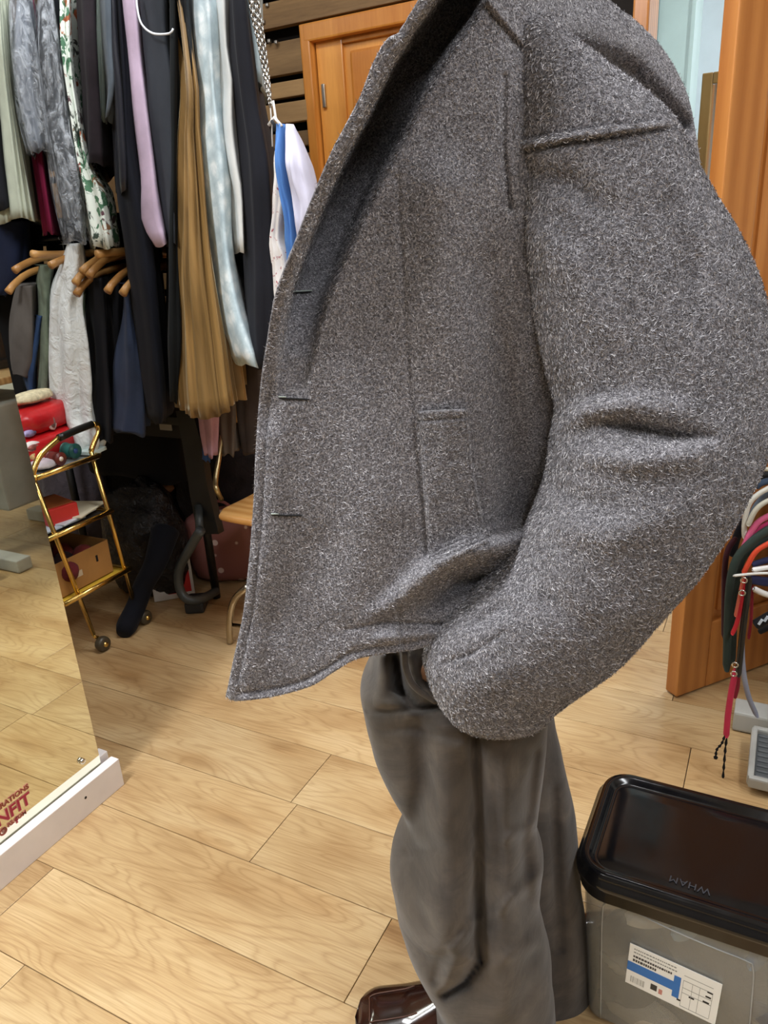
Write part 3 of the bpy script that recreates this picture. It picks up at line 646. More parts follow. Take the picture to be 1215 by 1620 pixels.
def spool(px, py, X, r, w, col, hub, label, z0=None, ax=Vector((1, 0, 0))):
    c = PX(px, py, X); c.z = (z0 if z0 is not None else z1+.003)+r
    e_ = empty('thread_spool', c); tag(e_, label, 'spool', 'spools on the trolley top shelf')
    b = B(); b.tube([c-ax*w/2, c+ax*w/2], r*.9, 20); b.build('thread', cloth(col, .6, .2), e_, True)
    for s1 in (-1, 1): b = B(); b.tube([c+ax*s1*w/2, c+ax*s1*(w/2+.003)], r, 20); b.build('flange', plain(col, .4), e_, True)
    b = B(); b.tube([c+ax*(w/2+.003), c+ax*(w/2+.005)], r*.35, 14); b.build('hub', plain(hub, .4), e_, True)
spool(90, 733, -1.93, .021, .04, '#6e2c24', '#e8dcd0', 'brown-red thread spool with a pale hub at the shelf edge')
spool(112, 716, -1.95, .024, .04, '#1f5c54', '#274a8a', 'teal thread spool behind the brown one')
spool(113, 703, -2.02, .03, .04, '#1e3f86', '#cfd8e8', 'blue spool standing behind the teal spool')
spool(120, 700, -2.07, .036, .03, '#d8a292', '#f0ded6', 'pink ring spool at the back of the top shelf')
c = PX(72, 742, -1.95); o, V = pouch('white_packet', '', '', (c.x, c.y, z1+.016), (.08, .1, .026), plain('#d6cfd6', .35, var=.2, vs=40), .2, 12); tag(o, 'white packet with a pink end at the near corner of the top shelf', 'packet')
c = PX(136, 716, -1.95); o = B().box((c.x, c.y+.01, z1+.008), (.09, .07, .012), Matrix.Rotation(.2, 3, 'Z'), .002).build('folded_card', plain('#cfe0dc', .5)); tag(o, 'pale green card at the far corner of the top shelf', 'card')
c = PX(92, 818, -1.99); o = B().box((c.x-.02, c.y, z2+.032), (.15, .10, .058), Matrix.Rotation(-.25, 3, 'Z'), .004).build('red_box', plain('#c02a26', .4, var=.15)); tag(o, 'red carton on the middle shelf of the trolley', 'box')
o2 = B().box((c.x-.02, c.y, z2+.0625), (.13, .085, .003), Matrix.Rotation(-.25, 3, 'Z'), .001).build('lid_panel', plain('#8d4a20', .5), o)
for i in range(3):
    c = PX(118+i*8, 826-i*7, -1.94); o = B().box((-2.0, 1.47+i*.045, z2+.005+i*.005), (.16, .15, .005), Matrix.Rotation(.15*i, 3, 'Z'), .001).build('paper_stack', plain(['#b9c6d2', '#cfd6dc', '#dcd4b8'][i], .5)); tag(o, ['pale blue paper folder lowest on the middle shelf', 'white folder in the middle of the shelf pile', 'cream paper on top of the middle shelf pile'][i], 'folder', 'papers on the middle shelf')
cb = empty('cardboard_box', (-2.02, 1.5, z3)); tag(cb, 'open brown cardboard box on the bottom shelf of the trolley', 'box')
CARD = plain('#a5773f', .8, var=.12)
x0, x1, y0, y1, hh = -2.2, tx-.03, sy0+.02, sy1-.0, .115; zb = z3+.002
for nm, c, d in (('side', ((x0+x1)/2, y0, zb+hh/2), (x1-x0, .004, hh)), ('side', ((x0+x1)/2, y1, zb+hh/2), (x1-x0, .004, hh)), ('side', (x0, (y0+y1)/2, zb+hh/2), (.004, y1-y0, hh)), ('side', (x1, (y0+y1)/2, zb+hh/2), (.004, y1-y0, hh)), ('base', ((x0+x1)/2, (y0+y1)/2, zb+.002), (x1-x0, y1-y0, .004))):
    B().box(c, d, bev=.001).build(nm, CARD, cb)
B().box((x1+.0025, y0+.16, zb+.07), (.001, .008, .022)).build('hand_hole', plain('#1c120a', .9), cb); B().box((x1+.0025, y0+.08, zb+.05), (.001, .028, .02)).build('printed_mark', plain('#c9b79a', .6), cb)
for i in range(7):
    o, V = pouch('yarn_ball', '', '', (x0+.05+.035*i, y0+.05+.05*(i % 3), zb+.07+.01*(i % 2)), (.07, .07, .07), cloth(['#5a1f22', '#3c2a28', '#7c3432'][i % 3], .9, .4), 0, 20+i, sq=2); tag(o, 'dark red-brown ball of yarn inside the cardboard box', 'yarn', 'yarn balls in the cardboard box')

# ------------------------------------------------------------------ clutter on the floor behind
def heap(name, label, cat, px, py, Y, d, mat, seed, z0=None, rz=0, amp=.22, flat=True):
    c = PY(px, py, Y); zc = (z0 if z0 is not None else 0)+d[2]/2; n, m = 44, 30; V = []
    for i in range(m):
        f = -math.pi/2+math.pi*i/(m-1)
        for k in range(n):
            A = 2*math.pi*k/n; x, y, z_ = math.cos(f)*math.cos(A), math.cos(f)*math.sin(A), math.sin(f)
            q_ = 1+amp*nz((x+seed, y, z_), 1.6)+amp*.5*abs(nz((x, y+seed, z_), 5))+.04*nz((x, y, z_+seed), 11)
            p = Vector((x*d[0]/2*q_, y*d[1]/2*q_, max(-1, z_*1.15)*d[2]/2*(1 if z_ < -.8 else q_))); p.z = max(p.z, -d[2]/2)
            p.rotate(Matrix.Rotation(rz, 3, 'Z')); V.append(Vector((c.x, c.y, zc))+p)
    o = mesh(name, V, grid_faces(m, n, True), mat); tag(o, label, cat); return o
BIN = m_film('black_bin_liner', '#0b0c10', 1, 24); 
t = NT('bin_liner'); v = t.coords(); t.base(S('#0b0c10')); t.p(Roughness=.22); t.bump(t.noise(v, 26, 5, .6, 1.5), .9, .02); BIN = t.m
heap('bin_bag', 'shiny black bin bag slumped on the floor behind the trolley', 'bag', 243, 930, 1.90, (.36, .26, .40), BIN, 2)
heap('cloth_bundle', 'mauve-grey cloth bundle behind the middle shelf of the trolley', 'bundle', 130, 790, 2.12, (.36, .3, .52), cloth('#4d464b', .8, .3, .1, 900, .2, .8), 5)
heap('dark_filler_heap', 'added heap of black clothes filling the dark area under the hanging trousers', 'clothes', 215, 800, 2.25, (.6, .3, .62), cloth('#0c0c0f', .8, .3, .1, 900, .2, .8), 8)  # heap added to fill the black region below the table
heap('dark_clothes_heap', 'dark clothes piled behind the wooden chair', 'clothes', 370, 800, 2.3, (.55, .3, .66), cloth('#2a2426', .8, .5, .1, 900, .2, .8), 9)
for i, (px, py, Y, d, c, lb) in enumerate(((243, 772, 1.98, (.09, .06, .05), '#24457c', 'blue scrap of cloth on top of the bin bag'), (236, 778, 1.94, (.06, .05, .03), '#a59a72', 'small cream scrap on top of the bin bag'), (262, 770, 1.99, (.07, .05, .04), '#6a4a30', 'brown scrap of cloth behind the blue scrap'))):
    p = PY(px, py, Y); heap('cloth_scrap', lb, 'cloth scrap', px, py, Y, d, cloth(c, .8), 30+i, z0=p.z-.02)
# black fabric leg trailing to the floor
bl = [PY(262, 840, 1.84), PY(246, 890, 1.74), PY(228, 925, 1.70), PY(215, 960, 1.66), PZ(203, 985, .035), PZ(196, 1000, .025)]
b = B(); C_ = cr(bl, 30); b.tube([Vector(p) for p in C_], list(np.interp(np.linspace(0, 1, 30), [0, .4, .7, .92, 1], [.05, .036, .034, .036, .026])), 16); o = b.build('black_tights', cloth('#0b0d16', .85), None, True); tag(o, 'black knitted tights trailing onto the floor beside the bin bag', 'tights')
mg = empty('magazine', PZ(268, 940, 0)); tag(mg, 'red and white magazine leaning upright beside the pink dotted bag', 'magazine')
a0, a1 = PZ(266, 948, 0), PZ(288, 940, 0)
Rz = Matrix.Rotation(.75, 3, 'Z')@Matrix.Rotation(math.radians(80), 3, 'X')
cc_ = (a0+a1)/2+Vector((0, 0, .105)); B().box(cc_, (.15, .21, .012), Rz, .002).build('cover', plain('#c9c5bf', .4), mg)
B().box(cc_+Rz@Vector((.022, 0, .0065)), (.085, .17, .001), Rz).build('cover_picture', plain('#c2231f', .4, var=.3), mg)
for i in range(3): B().box(cc_+Rz@Vector((-.052, .05-.05*i, .0067)), (.02, .03, .001), Rz).build('cover_text_block', plain('#6c6866', .5), mg)
pb = empty('dotted_bag', PZ(320, 950, 0)); tag(pb, 'dusky pink bag with white polka dots under the wooden chair', 'bag')
c = PZ(335, 935, 0); o, V = pouch('bag_body', '', '', (c.x+.0, c.y+.12, .15), (.3, .14, .29), m_dots('#8c5a55', '#d9c3bd', 17), .45, 40, sq=4); o.parent = pb; o.matrix_parent_inverse = wmat(pb).inverted()
b = B(); b.tube(cr([Vector((c.x-.07, c.y+.06, .27)), Vector((c.x-.04, c.y+.04, .34)), Vector((c.x+.05, c.y+.08, .34)), Vector((c.x+.08, c.y+.12, .27))], 14), .006, 8); b.build('handle', cloth('#7a4a48'), pb, True)
c = PZ(395, 940, 0); o = B().box((c.x+.03, c.y+.2, .16), (.16, .2, .32), Matrix.Rotation(.3, 3, 'Z'), .006).build('green_carton', plain('#1d2f2a', .6)); tag(o, 'dark green carton on the floor behind the chair leg', 'box')
# dark tubular stand
st = empty('tubular_stand', PZ(300, 968, 0)); tag(st, 'dark grey tubular stand with a black upright panel behind the pink bag', 'stand')
TG = plain('#4c5254', .4, .3)
sp = [(318, 838), (300, 868), (284, 900), (284, 930), (296, 948), (320, 950), (340, 938)]
pt = [PY(x, y, 1.78) for x, y in sp]; pt[-2] = PY(318, 948, 1.82); pt[-1] = PY(342, 935, 1.92)
b = B(); b.tube(cr(pt, 30), .0165, 12); b.build('frame_tube', TG, st, True)
p = PZ(302, 968, 0); B().box((p.x+.005, p.y+.03, .022), (.07, .09, .044), Matrix.Rotation(.5, 3, 'Z'), .01).build('foot', plain('#2c2f31', .5), st)
A = [PY(x, y, 1.84) for x, y in ((278, 650), (304, 650), (318, 700), (326, 760), (346, 845), (312, 845), (300, 780), (288, 700))]
V = A+[v+Vector((0, .03, 0)) for v in A]; n = len(A)
mesh('back_panel', V, [tuple(range(n)), tuple(range(2*n-1, n-1, -1))]+[(i, i+n, (i+1) % n+n, (i+1) % n) for i in range(n)], plain('#1d1f20', .5, var=.4, vs=8), st, False)
b = B(); b.tube([PY(314, 800, 1.84), PY(316, 845, 1.79)], .014, 10); b.build('bracket', TG, st, True)
tb = empty('side_table', PY(265, 672, 1.95)); tag(tb, 'dark low table with a white label on its edge, behind the blue trousers', 'table')
p = PY(262, 662, 1.9); B().box((p.x-.25, 2.15, p.z), (.75, .55, .03), bev=.004).build('table_top', plain('#2b2b2c', .5), tb); B().box((p.x-.25, 1.93, p.z-.045), (.7, .02, .06), bev=.002).build('apron', plain('#171717', .6), tb)
q = PY(262, 674, 1.915); B().box(q, (.055, .004, .03), bev=.001).build('paper_label', plain('#a8a59c', .6), tb)
for sx in (-.33, .33):
    for sy in (-.22, .22): b = B(); b.tube([(p.x-.25+sx, 2.15+sy, 0), (p.x-.25+sx, 2.15+sy, p.z)], .015, 8); b.build('leg', plain('#171717', .5), tb, True)
for i, (px0, px1, py0, py1, Y, col, nm, lb) in enumerate(((312, 344, 640, 724, 1.76, '#c199ab', 'pink_garment', 'pink garment end showing under the mustard velvet skirt'), (340, 376, 640, 722, 1.86, '#6b6259', 'taupe_garment', 'taupe garment hanging low behind the chair frame'), (372, 420, 640, 720, 1.9, '#4b4340', 'brown_garment', 'dark brown garment hanging low beside the coat edge'))):
    L_(nm, lb, 'garment', [(500, px0+4, px1-4), (py0, px0, px1), ((py0+py1)/2, px0+3, px1), (py1, px0+10, px1-2)], cloth(col), Yn=Y, depth=.14, seed=50+i)
# pipe of light blue bit
L_('blue_garment', 'blue scrap showing below the pink garment end', 'garment', [(640, 322, 334), (700, 322, 334), (730, 323, 333)], cloth('#3b5c96'), Yn=1.82, depth=.05, seed=60)

# ------------------------------------------------------------------ wooden chair
chx = empty('wooden_chair', PZ(365, 1018, 0)); tag(chx, 'chair with a pale plywood seat and chrome tube legs behind the grey coat', 'chair')
s0 = PZ(336, 822, .45); n, m = 22, 22; V = []
w_, d_ = .40, .38
for i in range(m):
    for j in range(n):
        u, v_ = i/(m-1)*2-1, j/(n-1)*2-1
        rx = math.copysign(abs(u)**.9, u); k = (1-.12*abs(v_)**6); 
        x = rx*w_/2*(1-.10*max(0, v_)**2)*(1 if abs(v_) < .9 else .93); y = v_*d_/2*(1-.05*abs(u)**6)
        zc = .012*math.cos(u*1.5)*0-.018*math.exp(-(u*u+v_*v_)*1.5)-(.02*max(0, -v_-.75)**1.0)
        V.append((s0.x+w_/2+x, s0.y+d_/2+y, .45+zc))
o = mesh('seat', V, grid_faces(m, n), PLY, chx); solid(o, .024, -1); subd(o)
CHR = metal('#b5ab98', .2); CREAM = metal('#cbb98c', .35)
cx0, cy0 = s0.x+.03, s0.y+.05
b = B(); L0 = PZ(364, 1018, 0); b.tube(cr([Vector((cx0+.06, cy0+.05, .415)), Vector((cx0+.05, cy0+.05, .22)), PY(392, 928, L0.y), PY(370, 950, L0.y), PY(363, 985, L0.y), L0], 30), .011, 10); b.build('leg', CHR, chx, True)
for (dx, dy) in ((.3, 0), (.3, .3), (0.02, .3)):
    b = B(); b.tube(cr([Vector((cx0+dx*.9+.02, cy0+dy*.9, .42)), Vector((cx0+dx+.01, cy0+dy, .25)), Vector((cx0+dx+(.03 if dx > .1 else -.03), cy0+dy, .02)), Vector((cx0+dx+(.03 if dx > .1 else -.03), cy0+dy, 0))], 14), .011, 10); b.build('leg', CHR, chx, True)
b = B(); b.tube([PY(366, 988, L0.y+.01), (cx0+.30, L0.y+.01, .09)], .006, 8); b.build('stretcher', CHR, chx, True)
bp = [PZ(350, 790, .45), PY(343, 775, 1.78), PY(341, 760, 1.8), PY(347, 720, 1.85), PY(352, 680, 1.88), PY(353, 640, 1.9)]
b = B(); b.tube(cr(bp, 26), .0085, 10); b.build('back_frame', CREAM, chx, True)
b = B(); b.tube(cr([p+Vector((.36, .05, 0)) for p in bp], 26), .0085, 10); b.build('back_frame', CREAM, chx, True)
p = Vector(bp[-1]); B().box((p.x+.18, p.y+.03, p.z), (.38, .014, .12), Matrix.Rotation(.14, 3, 'Z'), .005).build('backrest', PLY, chx)

# ------------------------------------------------------------------ storage box
LZ = .34
A = PZ(913, 1352, LZ); C2 = PZ(1215, 1484, LZ); D2 = PZ(1034, 1230, LZ); E2 = PZ(1215, 1280, LZ)
lx0, lx1 = -.193, .235; ly0, ly1 = .878, 1.127
bxr = empty('storage_box', ((lx0+lx1)/2, (ly0+ly1)/2, 0)); tag(bxr, 'clear plastic storage tub with a glossy black lid and a white label', 'storage box')
def rrect(x0, x1, y0, y1, r, n=8):
    P = []
    for cx, cy, a0 in ((x1-r, y1-r, 0), (x0+r, y1-r, 90), (x0+r, y0+r, 180), (x1-r, y0+r, 270)):
        for i in range(n+1):
            a = math.radians(a0+90*i/n); P.append((cx+r*math.cos(a), cy+r*math.sin(a)))
    return P
def stack(name, prof, mat, parent, r0=.05, cap0=False, cap1=False, box=(lx0, lx1, ly0, ly1), smooth=True):
    V = []; 
    for ins, z_ in prof: V += [(x, y, z_) for x, y in rrect(box[0]+ins, box[1]-ins, box[2]+ins, box[3]-ins, max(.008, r0-ins))]
    n = 36; Fc = grid_faces(len(prof), n, True)
    if cap0: Fc.append(tuple(range(n))[::-1])
    if cap1: Fc.append(tuple((len(prof)-1)*n+k for k in range(n)))
    return mesh(name, V, Fc, mat, parent, smooth)
t = NT('gloss_black_plastic'); v = t.coords((3, 1, 1)); nn = t.noise(v, 6, 5, .6); t.base(S('#0b0c10')); t.l(t.ramp(nn, [(.35, (.10,)*3+(1,)), (.7, (.26,)*3+(1,))]), t.b.inputs['Roughness']); t.p(Specular_IOR_Level=.6); LIDM = t.m
o = stack('lid', [(.012, LZ-.052), (.004, LZ-.052), (.002, LZ-.030), (-.002, LZ-.028), (-.003, LZ-.018), (.002, LZ-.014), (.003, LZ-.008), (.006, LZ-.001), (.012, LZ), (.017, LZ-.001), (.022, LZ-.007), (.026, LZ-.009), (.03, LZ-.008), (.05, LZ-.0065)], LIDM, bxr, cap1=True)
t = NT('clear_tub_plastic'); v = t.coords(); nn = t.noise(v, 7, 4, .6, .6); t.base(S('#c0c7cb')); t.p(Roughness=.14, Specular_IOR_Level=.5)
tp_ = t.n('BsdfTransparent'); mx = t.n('MixShader'); t.l(t.ramp(nn, [(.3, (.27,)*3+(1,)), (.75, (.52,)*3+(1,))]), mx.inputs[0]); t.l(tp_.outputs[0], mx.inputs[1]); t.l(t.b.outputs[0], mx.inputs[2]); t.l(mx.outputs[0], t.out.inputs[0]); TUB = t.m
tub = stack('tub', [(.05, .004), (.035, .004), (.028, .012), (.012, LZ-.06), (.006, LZ-.05)], TUB, bxr, cap0=True); solid(tub, .002)
fy = ly0+.0095
def fp(px, py, dy=0): 
    # front wall of the tub leans: y = ly0+.028 at z=.012 .. ly0+.012 at top
    q_ = PY(px, py, ly0+.018); yy = ly0+.028-(q_.z-.012)/(LZ-.072)*.016; return PY(px, py, yy-.0015-dy)
b = B(); b.tube([Vector(p) for p in cr([fp(950, 1610), fp(951, 1520), fp(953, 1445), fp(957, 1430), fp(972, 1428), fp(1060, 1470), fp(1130, 1500), fp(1180, 1520), fp(1192, 1534), fp(1188, 1600), fp(1180, 1680)], 60)], .0011, 6); b.build('wall_rib', plain('#a5a7a8', .25), tub, True)
# label
LQ = [(997, 1492), (1143, 1558), (1131, 1622), (989, 1553)]
def lp(u, v_, dy=0):
    (x0, y0), (x1, y1), (x2, y2), (x3, y3) = LQ; x = (x0*(1-u)+x1*u)*(1-v_)+(x3*(1-u)+x2*u)*v_; y = (y0*(1-u)+y1*u)*(1-v_)+(y3*(1-u)+y2*u)*v_; return fp(x, y, dy)
def lq(nm, u0, u1, v0, v1, mat, dy, par, shear=0):
    P = [lp(u0, v0, dy), lp(u1, v0, dy), lp(u1, v1, dy), lp(u0, v1, dy)]; V = P+[p+Vector((0, .0008, 0)) for p in P]
    return mesh(nm, V, [(3, 2, 1, 0), (4, 5, 6, 7), (0, 1, 5, 4), (1, 2, 6, 5), (2, 3, 7, 6), (3, 0, 4, 7)], mat, par, False)
lab = lq('paper_label', 0, 1, 0, 1, plain('#f4f6f4', .5, var=.03), .001, bxr); tag(lab, 'white paper label with a blue band')
BLU = plain('#2d74c4', .5, var=.05); INK = plain('#3a3a3a', .6); INK2 = plain('#8f9291', .6)
b = B()
def ink(name, L, mat, dy=.0012):
    V = []; Fc = []
    for (u0, u1, v0, v1) in L:
        k = len(V); V += [lp(u0, v0, dy), lp(u1, v0, dy), lp(u1, v1, dy), lp(u0, v1, dy)]; Fc.append((k+3, k+2, k+1, k))
    return mesh(name, V, Fc, mat, bxr, False)
ink('blue_band', [(0, .52, .44, .66), (.50, .575, .28, .80)], BLU, .0013)
rr = random.Random(4); L = []
u = .06
for row, (v_, h) in enumerate(((.08, .03), (.16, .03))):
    u = .05
    while u < .5: w = rr.uniform(.01, .03); L.append((u, u+w, v_, v_+h)); u += w+.007
ink('small_print', L, INK2)
L = []
for row, (v_, h, u1) in enumerate(((.25, .05, .46), (.34, .06, .30))):
    u = .05
    while u < u1: w = rr.uniform(.012, .03); L.append((u, u+w, v_, v_+h)); u += w+.006
ink('bold_print', L, INK)
ink('barcode', [(.05+.012*i, .05+.012*i+rr.choice((.003, .006)), .78, .93) for i in range(13)], INK2)
ink('symbol', [(.27, .34, .74, .88)], INK); ink('symbol', [(.36, .40, .78, .90)], plain('#c9897f', .6))
ink('drawing_tags', [(.86, .92, .30, .34), (.85, .91, .42, .46), (.83, .90, .56, .60), (.68, .74, .62, .66), (.56, .60, .80, .84)], plain('#151515', .6))
L = []
for u in (.60, .70, .78, .92): L.append((u, u+.004, .30, .93))
for v_ in (.18, .30, .48, .60, .93): L.append((.60, .92, v_, v_+.012))
ink('drawing_lines', L, INK2)
# contents
def wad(label, x, y, z_, d, col, seed, nm='folded_cloth'):
    o, V = pouch(nm, '', '', (x, y, z_), d, cloth(col, .8, .25, .1, 900, .2, .5), .3*seed, seed); tag(o, label, 'cloth', 'cloths inside the clear storage tub')
wad('grey cloth filling the middle of the clear tub', .03, 1.01, .165, (.30, .15, .2), '#6c6c6e', 71)
wad('dark cloth at the near left of the clear tub', -.11, .99, .07, (.14, .16, .11), '#3d3b3c', 72)
wad('pale cream cloth at the bottom corner of the clear tub', -.08, .925, .035, (.12, .04, .05), '#cfc3ae', 73)
wad('cream band of cloth against the tub wall left of the label', -.09, .93, .125, (.10, .025, .03), '#c9c2b2', 74)
wad('cream cloth tip under the lid inside the tub', -.07, .925, .25, (.10, .03, .03), '#cfc9b8', 75)
wad('pale blue cloth under the lid inside the tub', -.03, .922, .245, (.05, .02, .03), '#9dc0d6', 76)
wad('blue cloth under the right part of the lid in the tub',   .07, .922, .245, (.06, .02, .03), '#6f93b8', 77)
p = PZ(1092, 1396, LZ-.006); M_ = Matrix.Rotation(math.pi-.06, 4, 'Z'); M_.translation = p; text('WHAM', .017, M_, plain('#3c3e44', .4), bxr, 'embossed_logo', ext=.0004, align='CENTER', sp=1.1)

# ------------------------------------------------------------------ sewing machine table and pedal (seen also in the mirror)
GREY = plain('#a9a9a4', .45); smt = empty('sewing_table', (.3, 2, 0)); tag(smt, 'industrial sewing machine table with pale grey steel feet beside the open door', 'table')
f0 = PZ(1157, 1160, 0)
for xx in (0,):
    B().box((f0.x+.27, f0.y+.045, .03), (.54, .07, .055), bev=.006).build('foot', GREY, smt)
    B().box((f0.x+.27, f0.y+.045, .004), (.5, .06, .01)).build('rubber_pad', plain('#1c1c1c', .8), smt)
B().box((f0.x+.27, f0.y+.52, .03), (.54, .07, .055), bev=.006).build('foot', GREY, smt)
B().box((f0.x+.30, f0.y+.045, .40), (.07, .05, .70), bev=.005).build('leg', GREY, smt); B().box((f0.x+.30, f0.y+.52, .40), (.07, .05, .70), bev=.005).build('leg', GREY, smt)
B().box((.08+.2, f0.y+.26, .46), (.40, .34, .44), bev=.01).build('motor_cover', plain('#8d9192', .5, var=.1), smt)
B().box((f0.x+.40, f0.y+.28, .765), (.6, .62, .03), bev=.006).build('table_top', m_wood('table_wood', '#8f7350', '#bfa47c', (2, 12, 12), .4), smt)
sm = empty('sewing_machine', (f0.x+.4, f0.y+.28, .78)); tag(sm, 'dark industrial sewing machine on the table beside the open door', 'sewing machine')
DK = plain('#24272b', .35); B().box((f0.x+.4, f0.y+.28, .80), (.18, .46, .04), bev=.01).build('bed', DK, sm); B().box((f0.x+.4, f0.y+.45, .90), (.12, .11, .2), bev=.02).build('column', DK, sm); B().box((f0.x+.4, f0.y+.28, 1.02), (.10, .42, .10), bev=.025).build('arm', DK, sm); B().box((f0.x+.4, f0.y+.10, .95), (.09, .07, .22), bev=.02).build('head', DK, sm)
b = B(); b.tube([(f0.x+.4, f0.y+.50, 1.02), (f0.x+.4, f0.y+.53, 1.02)], .06, 20); b.build('hand_wheel', plain('#3c3f44', .3), sm, True)
o, V = pouch('black_fabric', '', '', (.29, f0.y+.0, .72), (.5, .16, .17), cloth('#101114', .8, .3, .04, 900, .2, .8), 0, 33); tag(o, 'black fabric slumped over the front edge of the sewing table', 'fabric')
pd = empty('foot_pedal', PZ(1180, 1262, 0)); tag(pd, 'pale grey treadle pedal with a dark ribbed plate on the floor', 'pedal')
q = PZ(1176, 1262, 0); px0, py0 = q.x+.005, q.y+.012
Rt = Matrix.Rotation(.10, 3, 'X')
pc = Vector((px0+.15, py0+.09, .045))
def pb_(nm, c, d, mat, bev): return B().box(pc+Rt@Vector(c), d, Rt, bev).build(nm, mat, pd)
pb_('frame', (0, -.085, 0), (.30, .014, .03), GREY, .005); pb_('frame', (0, .085, 0), (.30, .014, .03), GREY, .005); pb_('frame', (-.146, 0, 0), (.014, .17, .03), GREY, .005); pb_('frame', (.146, 0, 0), (.014, .17, .03), GREY, .005)
pb_('tread_plate', (0, 0, -.004), (.28, .158, .012), plain('#54585a', .55, var=.15), .002)
for i in range(9): pb_('tread_rib', (0, -.068+.017*i, .003), (.27, .005, .005), plain('#63676a', .5), .001)
B().box((pc.x, pc.y+.0, .014), (.2, .1, .027), bev=.004).build('base', plain('#8c8c88', .5), pd)

# ------------------------------------------------------------------ straps and belts on a stand at the right
bs = empty('belt_stand', (.12, 1.5, 0)); tag(bs, 'slim metal stand carrying the coloured straps beside the open door', 'stand')
s1 = PD(1250, 700, 1.55); s1.x = .46
b = B(); b.tube([(s1.x, s1.y, 0), (s1.x, s1.y, s1.z+.05)], .012, 10); b.build('pole', metal('#8a8a8a', .3), bs, True)
b = B(); b.tube([(s1.x, s1.y, 0), (s1.x, s1.y, .012), (s1.x, s1.y, .02)], [.12, .12, .02], 20); b.build('base', metal('#6a6a6a', .4), bs, True)
for i in range(9):
    p = PD(1250, 712+i*26, 1.55); b = B(); b.tube([(s1.x, s1.y, p.z), PD(1222, 712+i*26, 1.5)], .005, 6); b.build('peg', metal('#8a8a8a', .3), bs, True)
def strap(label, pts, w, col, D=1.5, dD=0, name='strap', rough=.7, th=.004, cat='strap', tw=0):
    """band: pixel polyline of its middle, w width in metres"""
    n = 26; C_ = cr([(x, y, D+dD*i/(len(pts)-1)) for i, (x, y) in enumerate(pts)], n); V = []; P = [PD(*c) for c in C_]
    for i in range(n):
        t_ = (P[min(i+1, n-1)]-P[max(0, i-1)]).normalized(); view = (P[i]-CAM).normalized()
        nn = (-HEAD*.9+Vector((0, 0, .35))).normalized(); sd = t_.cross(nn).normalized(); nn = sd.cross(t_).normalized()
        ww = w*(.5 if i == 0 or i == n-1 else 1)/2
        for (a, c) in ((-1, -.3), (-.75, .7), (0, 1), (.75, .7), (1, -.3), (0, -.6)): V.append(P[i]+sd*a*ww+nn*c*th*1.2)
    Fc = grid_faces(n, 6, True)+[tuple(range(6)), tuple((n-1)*6+k for k in range(6))[::-1]]
    o = mesh(name, V, Fc, cloth(col, rough, .15)); tag(o, label, cat, 'straps and belts on the stand'); return o
strap('white strap end at the top of the strap stand', [(1203, 706), (1212, 702), (1240, 700)], .022, '#d9dadc', 1.50)
strap('black strap second from the top of the stand', [(1196, 722), (1212, 718), (1240, 716)], .012, '#15161c', 1.51)
strap('violet navy strap below the black one near the stand top', [(1197, 731), (1212, 728), (1240, 726)], .012, '#2a2858', 1.49)
strap('cream narrow strap near the top of the stand', [(1190, 738), (1205, 742), (1240, 742)], .009, '#c8c3b2', 1.48)
strap('charcoal wide strap below the cream narrow one', [(1188, 752), (1205, 752), (1240, 750)], .02, '#2a2a2b', 1.50)
strap('grey-beige looped strap end', [(1202, 759), (1193, 766), (1187, 780)], .008, '#a39f93', 1.47)
strap('denim blue strap arching above the white ribbed one', [(1196, 772), (1206, 764), (1240, 754)], .014, '#3a4a60', 1.48)
strap('white leather strap arching down to the left', [(1240, 762), (1215, 773), (1196, 785), (1184, 800), (1178, 828), (1178, 852)], .011, '#cfcdc4', 1.46)
strap('thin taupe strap reaching furthest left above the pink one', [(1190, 784), (1180, 794), (1169, 806)], .009, '#77726a', 1.49)
strap('slate grey strap between two white straps', [(1240, 772), (1212, 784), (1196, 800), (1186, 822)], .012, '#5d6672', 1.48)
strap('cream ribbed strap above the pink strap', [(1240, 784), (1212, 794), (1195, 808), (1183, 832)], .011, '#bdb9aa', 1.45)
strap('pink strap arching down to the left', [(1240, 808), (1215, 817), (1198, 828), (1186, 846), (1176, 868)], .013, '#cf5f86', 1.45)
strap('deep rose strap just under the pink one', [(1240, 818), (1215, 828), (1200, 838), (1188, 854)], .009, '#b03060', 1.455)
strap('wide dark green-grey strap draping left and hanging far down', [(1245, 826), (1210, 842), (1185, 862), (1166, 884), (1156, 920), (1152, 980), (1150, 1062)], .019, '#2f3b36', 1.44)
strap('second dark green strap behind hanging down beside the door', [(1220, 850), (1190, 868), (1172, 890), (1163, 950), (1158, 1050)], .018, '#27312e', 1.47)
strap('orange red strap arching over the navy ones', [(1245, 846), (1212, 862), (1195, 874), (1184, 892), (1176, 908)], .011, '#d2492c', 1.43)
strap('maroon strap hanging in the shade against the door', [(1165, 850), (1152, 870), (1147, 900), (1146, 960), (1146, 1010)], .013, '#3a1620', 1.50)
strap('black strap hanging in the shade left of the green ones', [(1180, 820), (1166, 850), (1158, 880)], .02, '#14141c', 1.52)
strap('navy strap above the white cuff of the stand', [(1245, 882), (1215, 886), (1190, 894)], .014, '#2b2f52', 1.44)
strap('short white strap between two navy straps', [(1245, 896), (1215, 898), (1190, 902)], .011, '#e2e1de', 1.42)
strap('long thin white strap pointing left above the navy band', [(1245, 908), (1215, 907), (1190, 908), (1160, 911)], .006, '#dddcd6', 1.41)
strap('broad navy band under the long thin white strap', [(1245, 922), (1210, 920), (1180, 915)], .020, '#2d3157', 1.425)
strap('white strap end under the broad navy band', [(1245, 948), (1212, 940), (1192, 931)], .013, '#dedddb', 1.415)
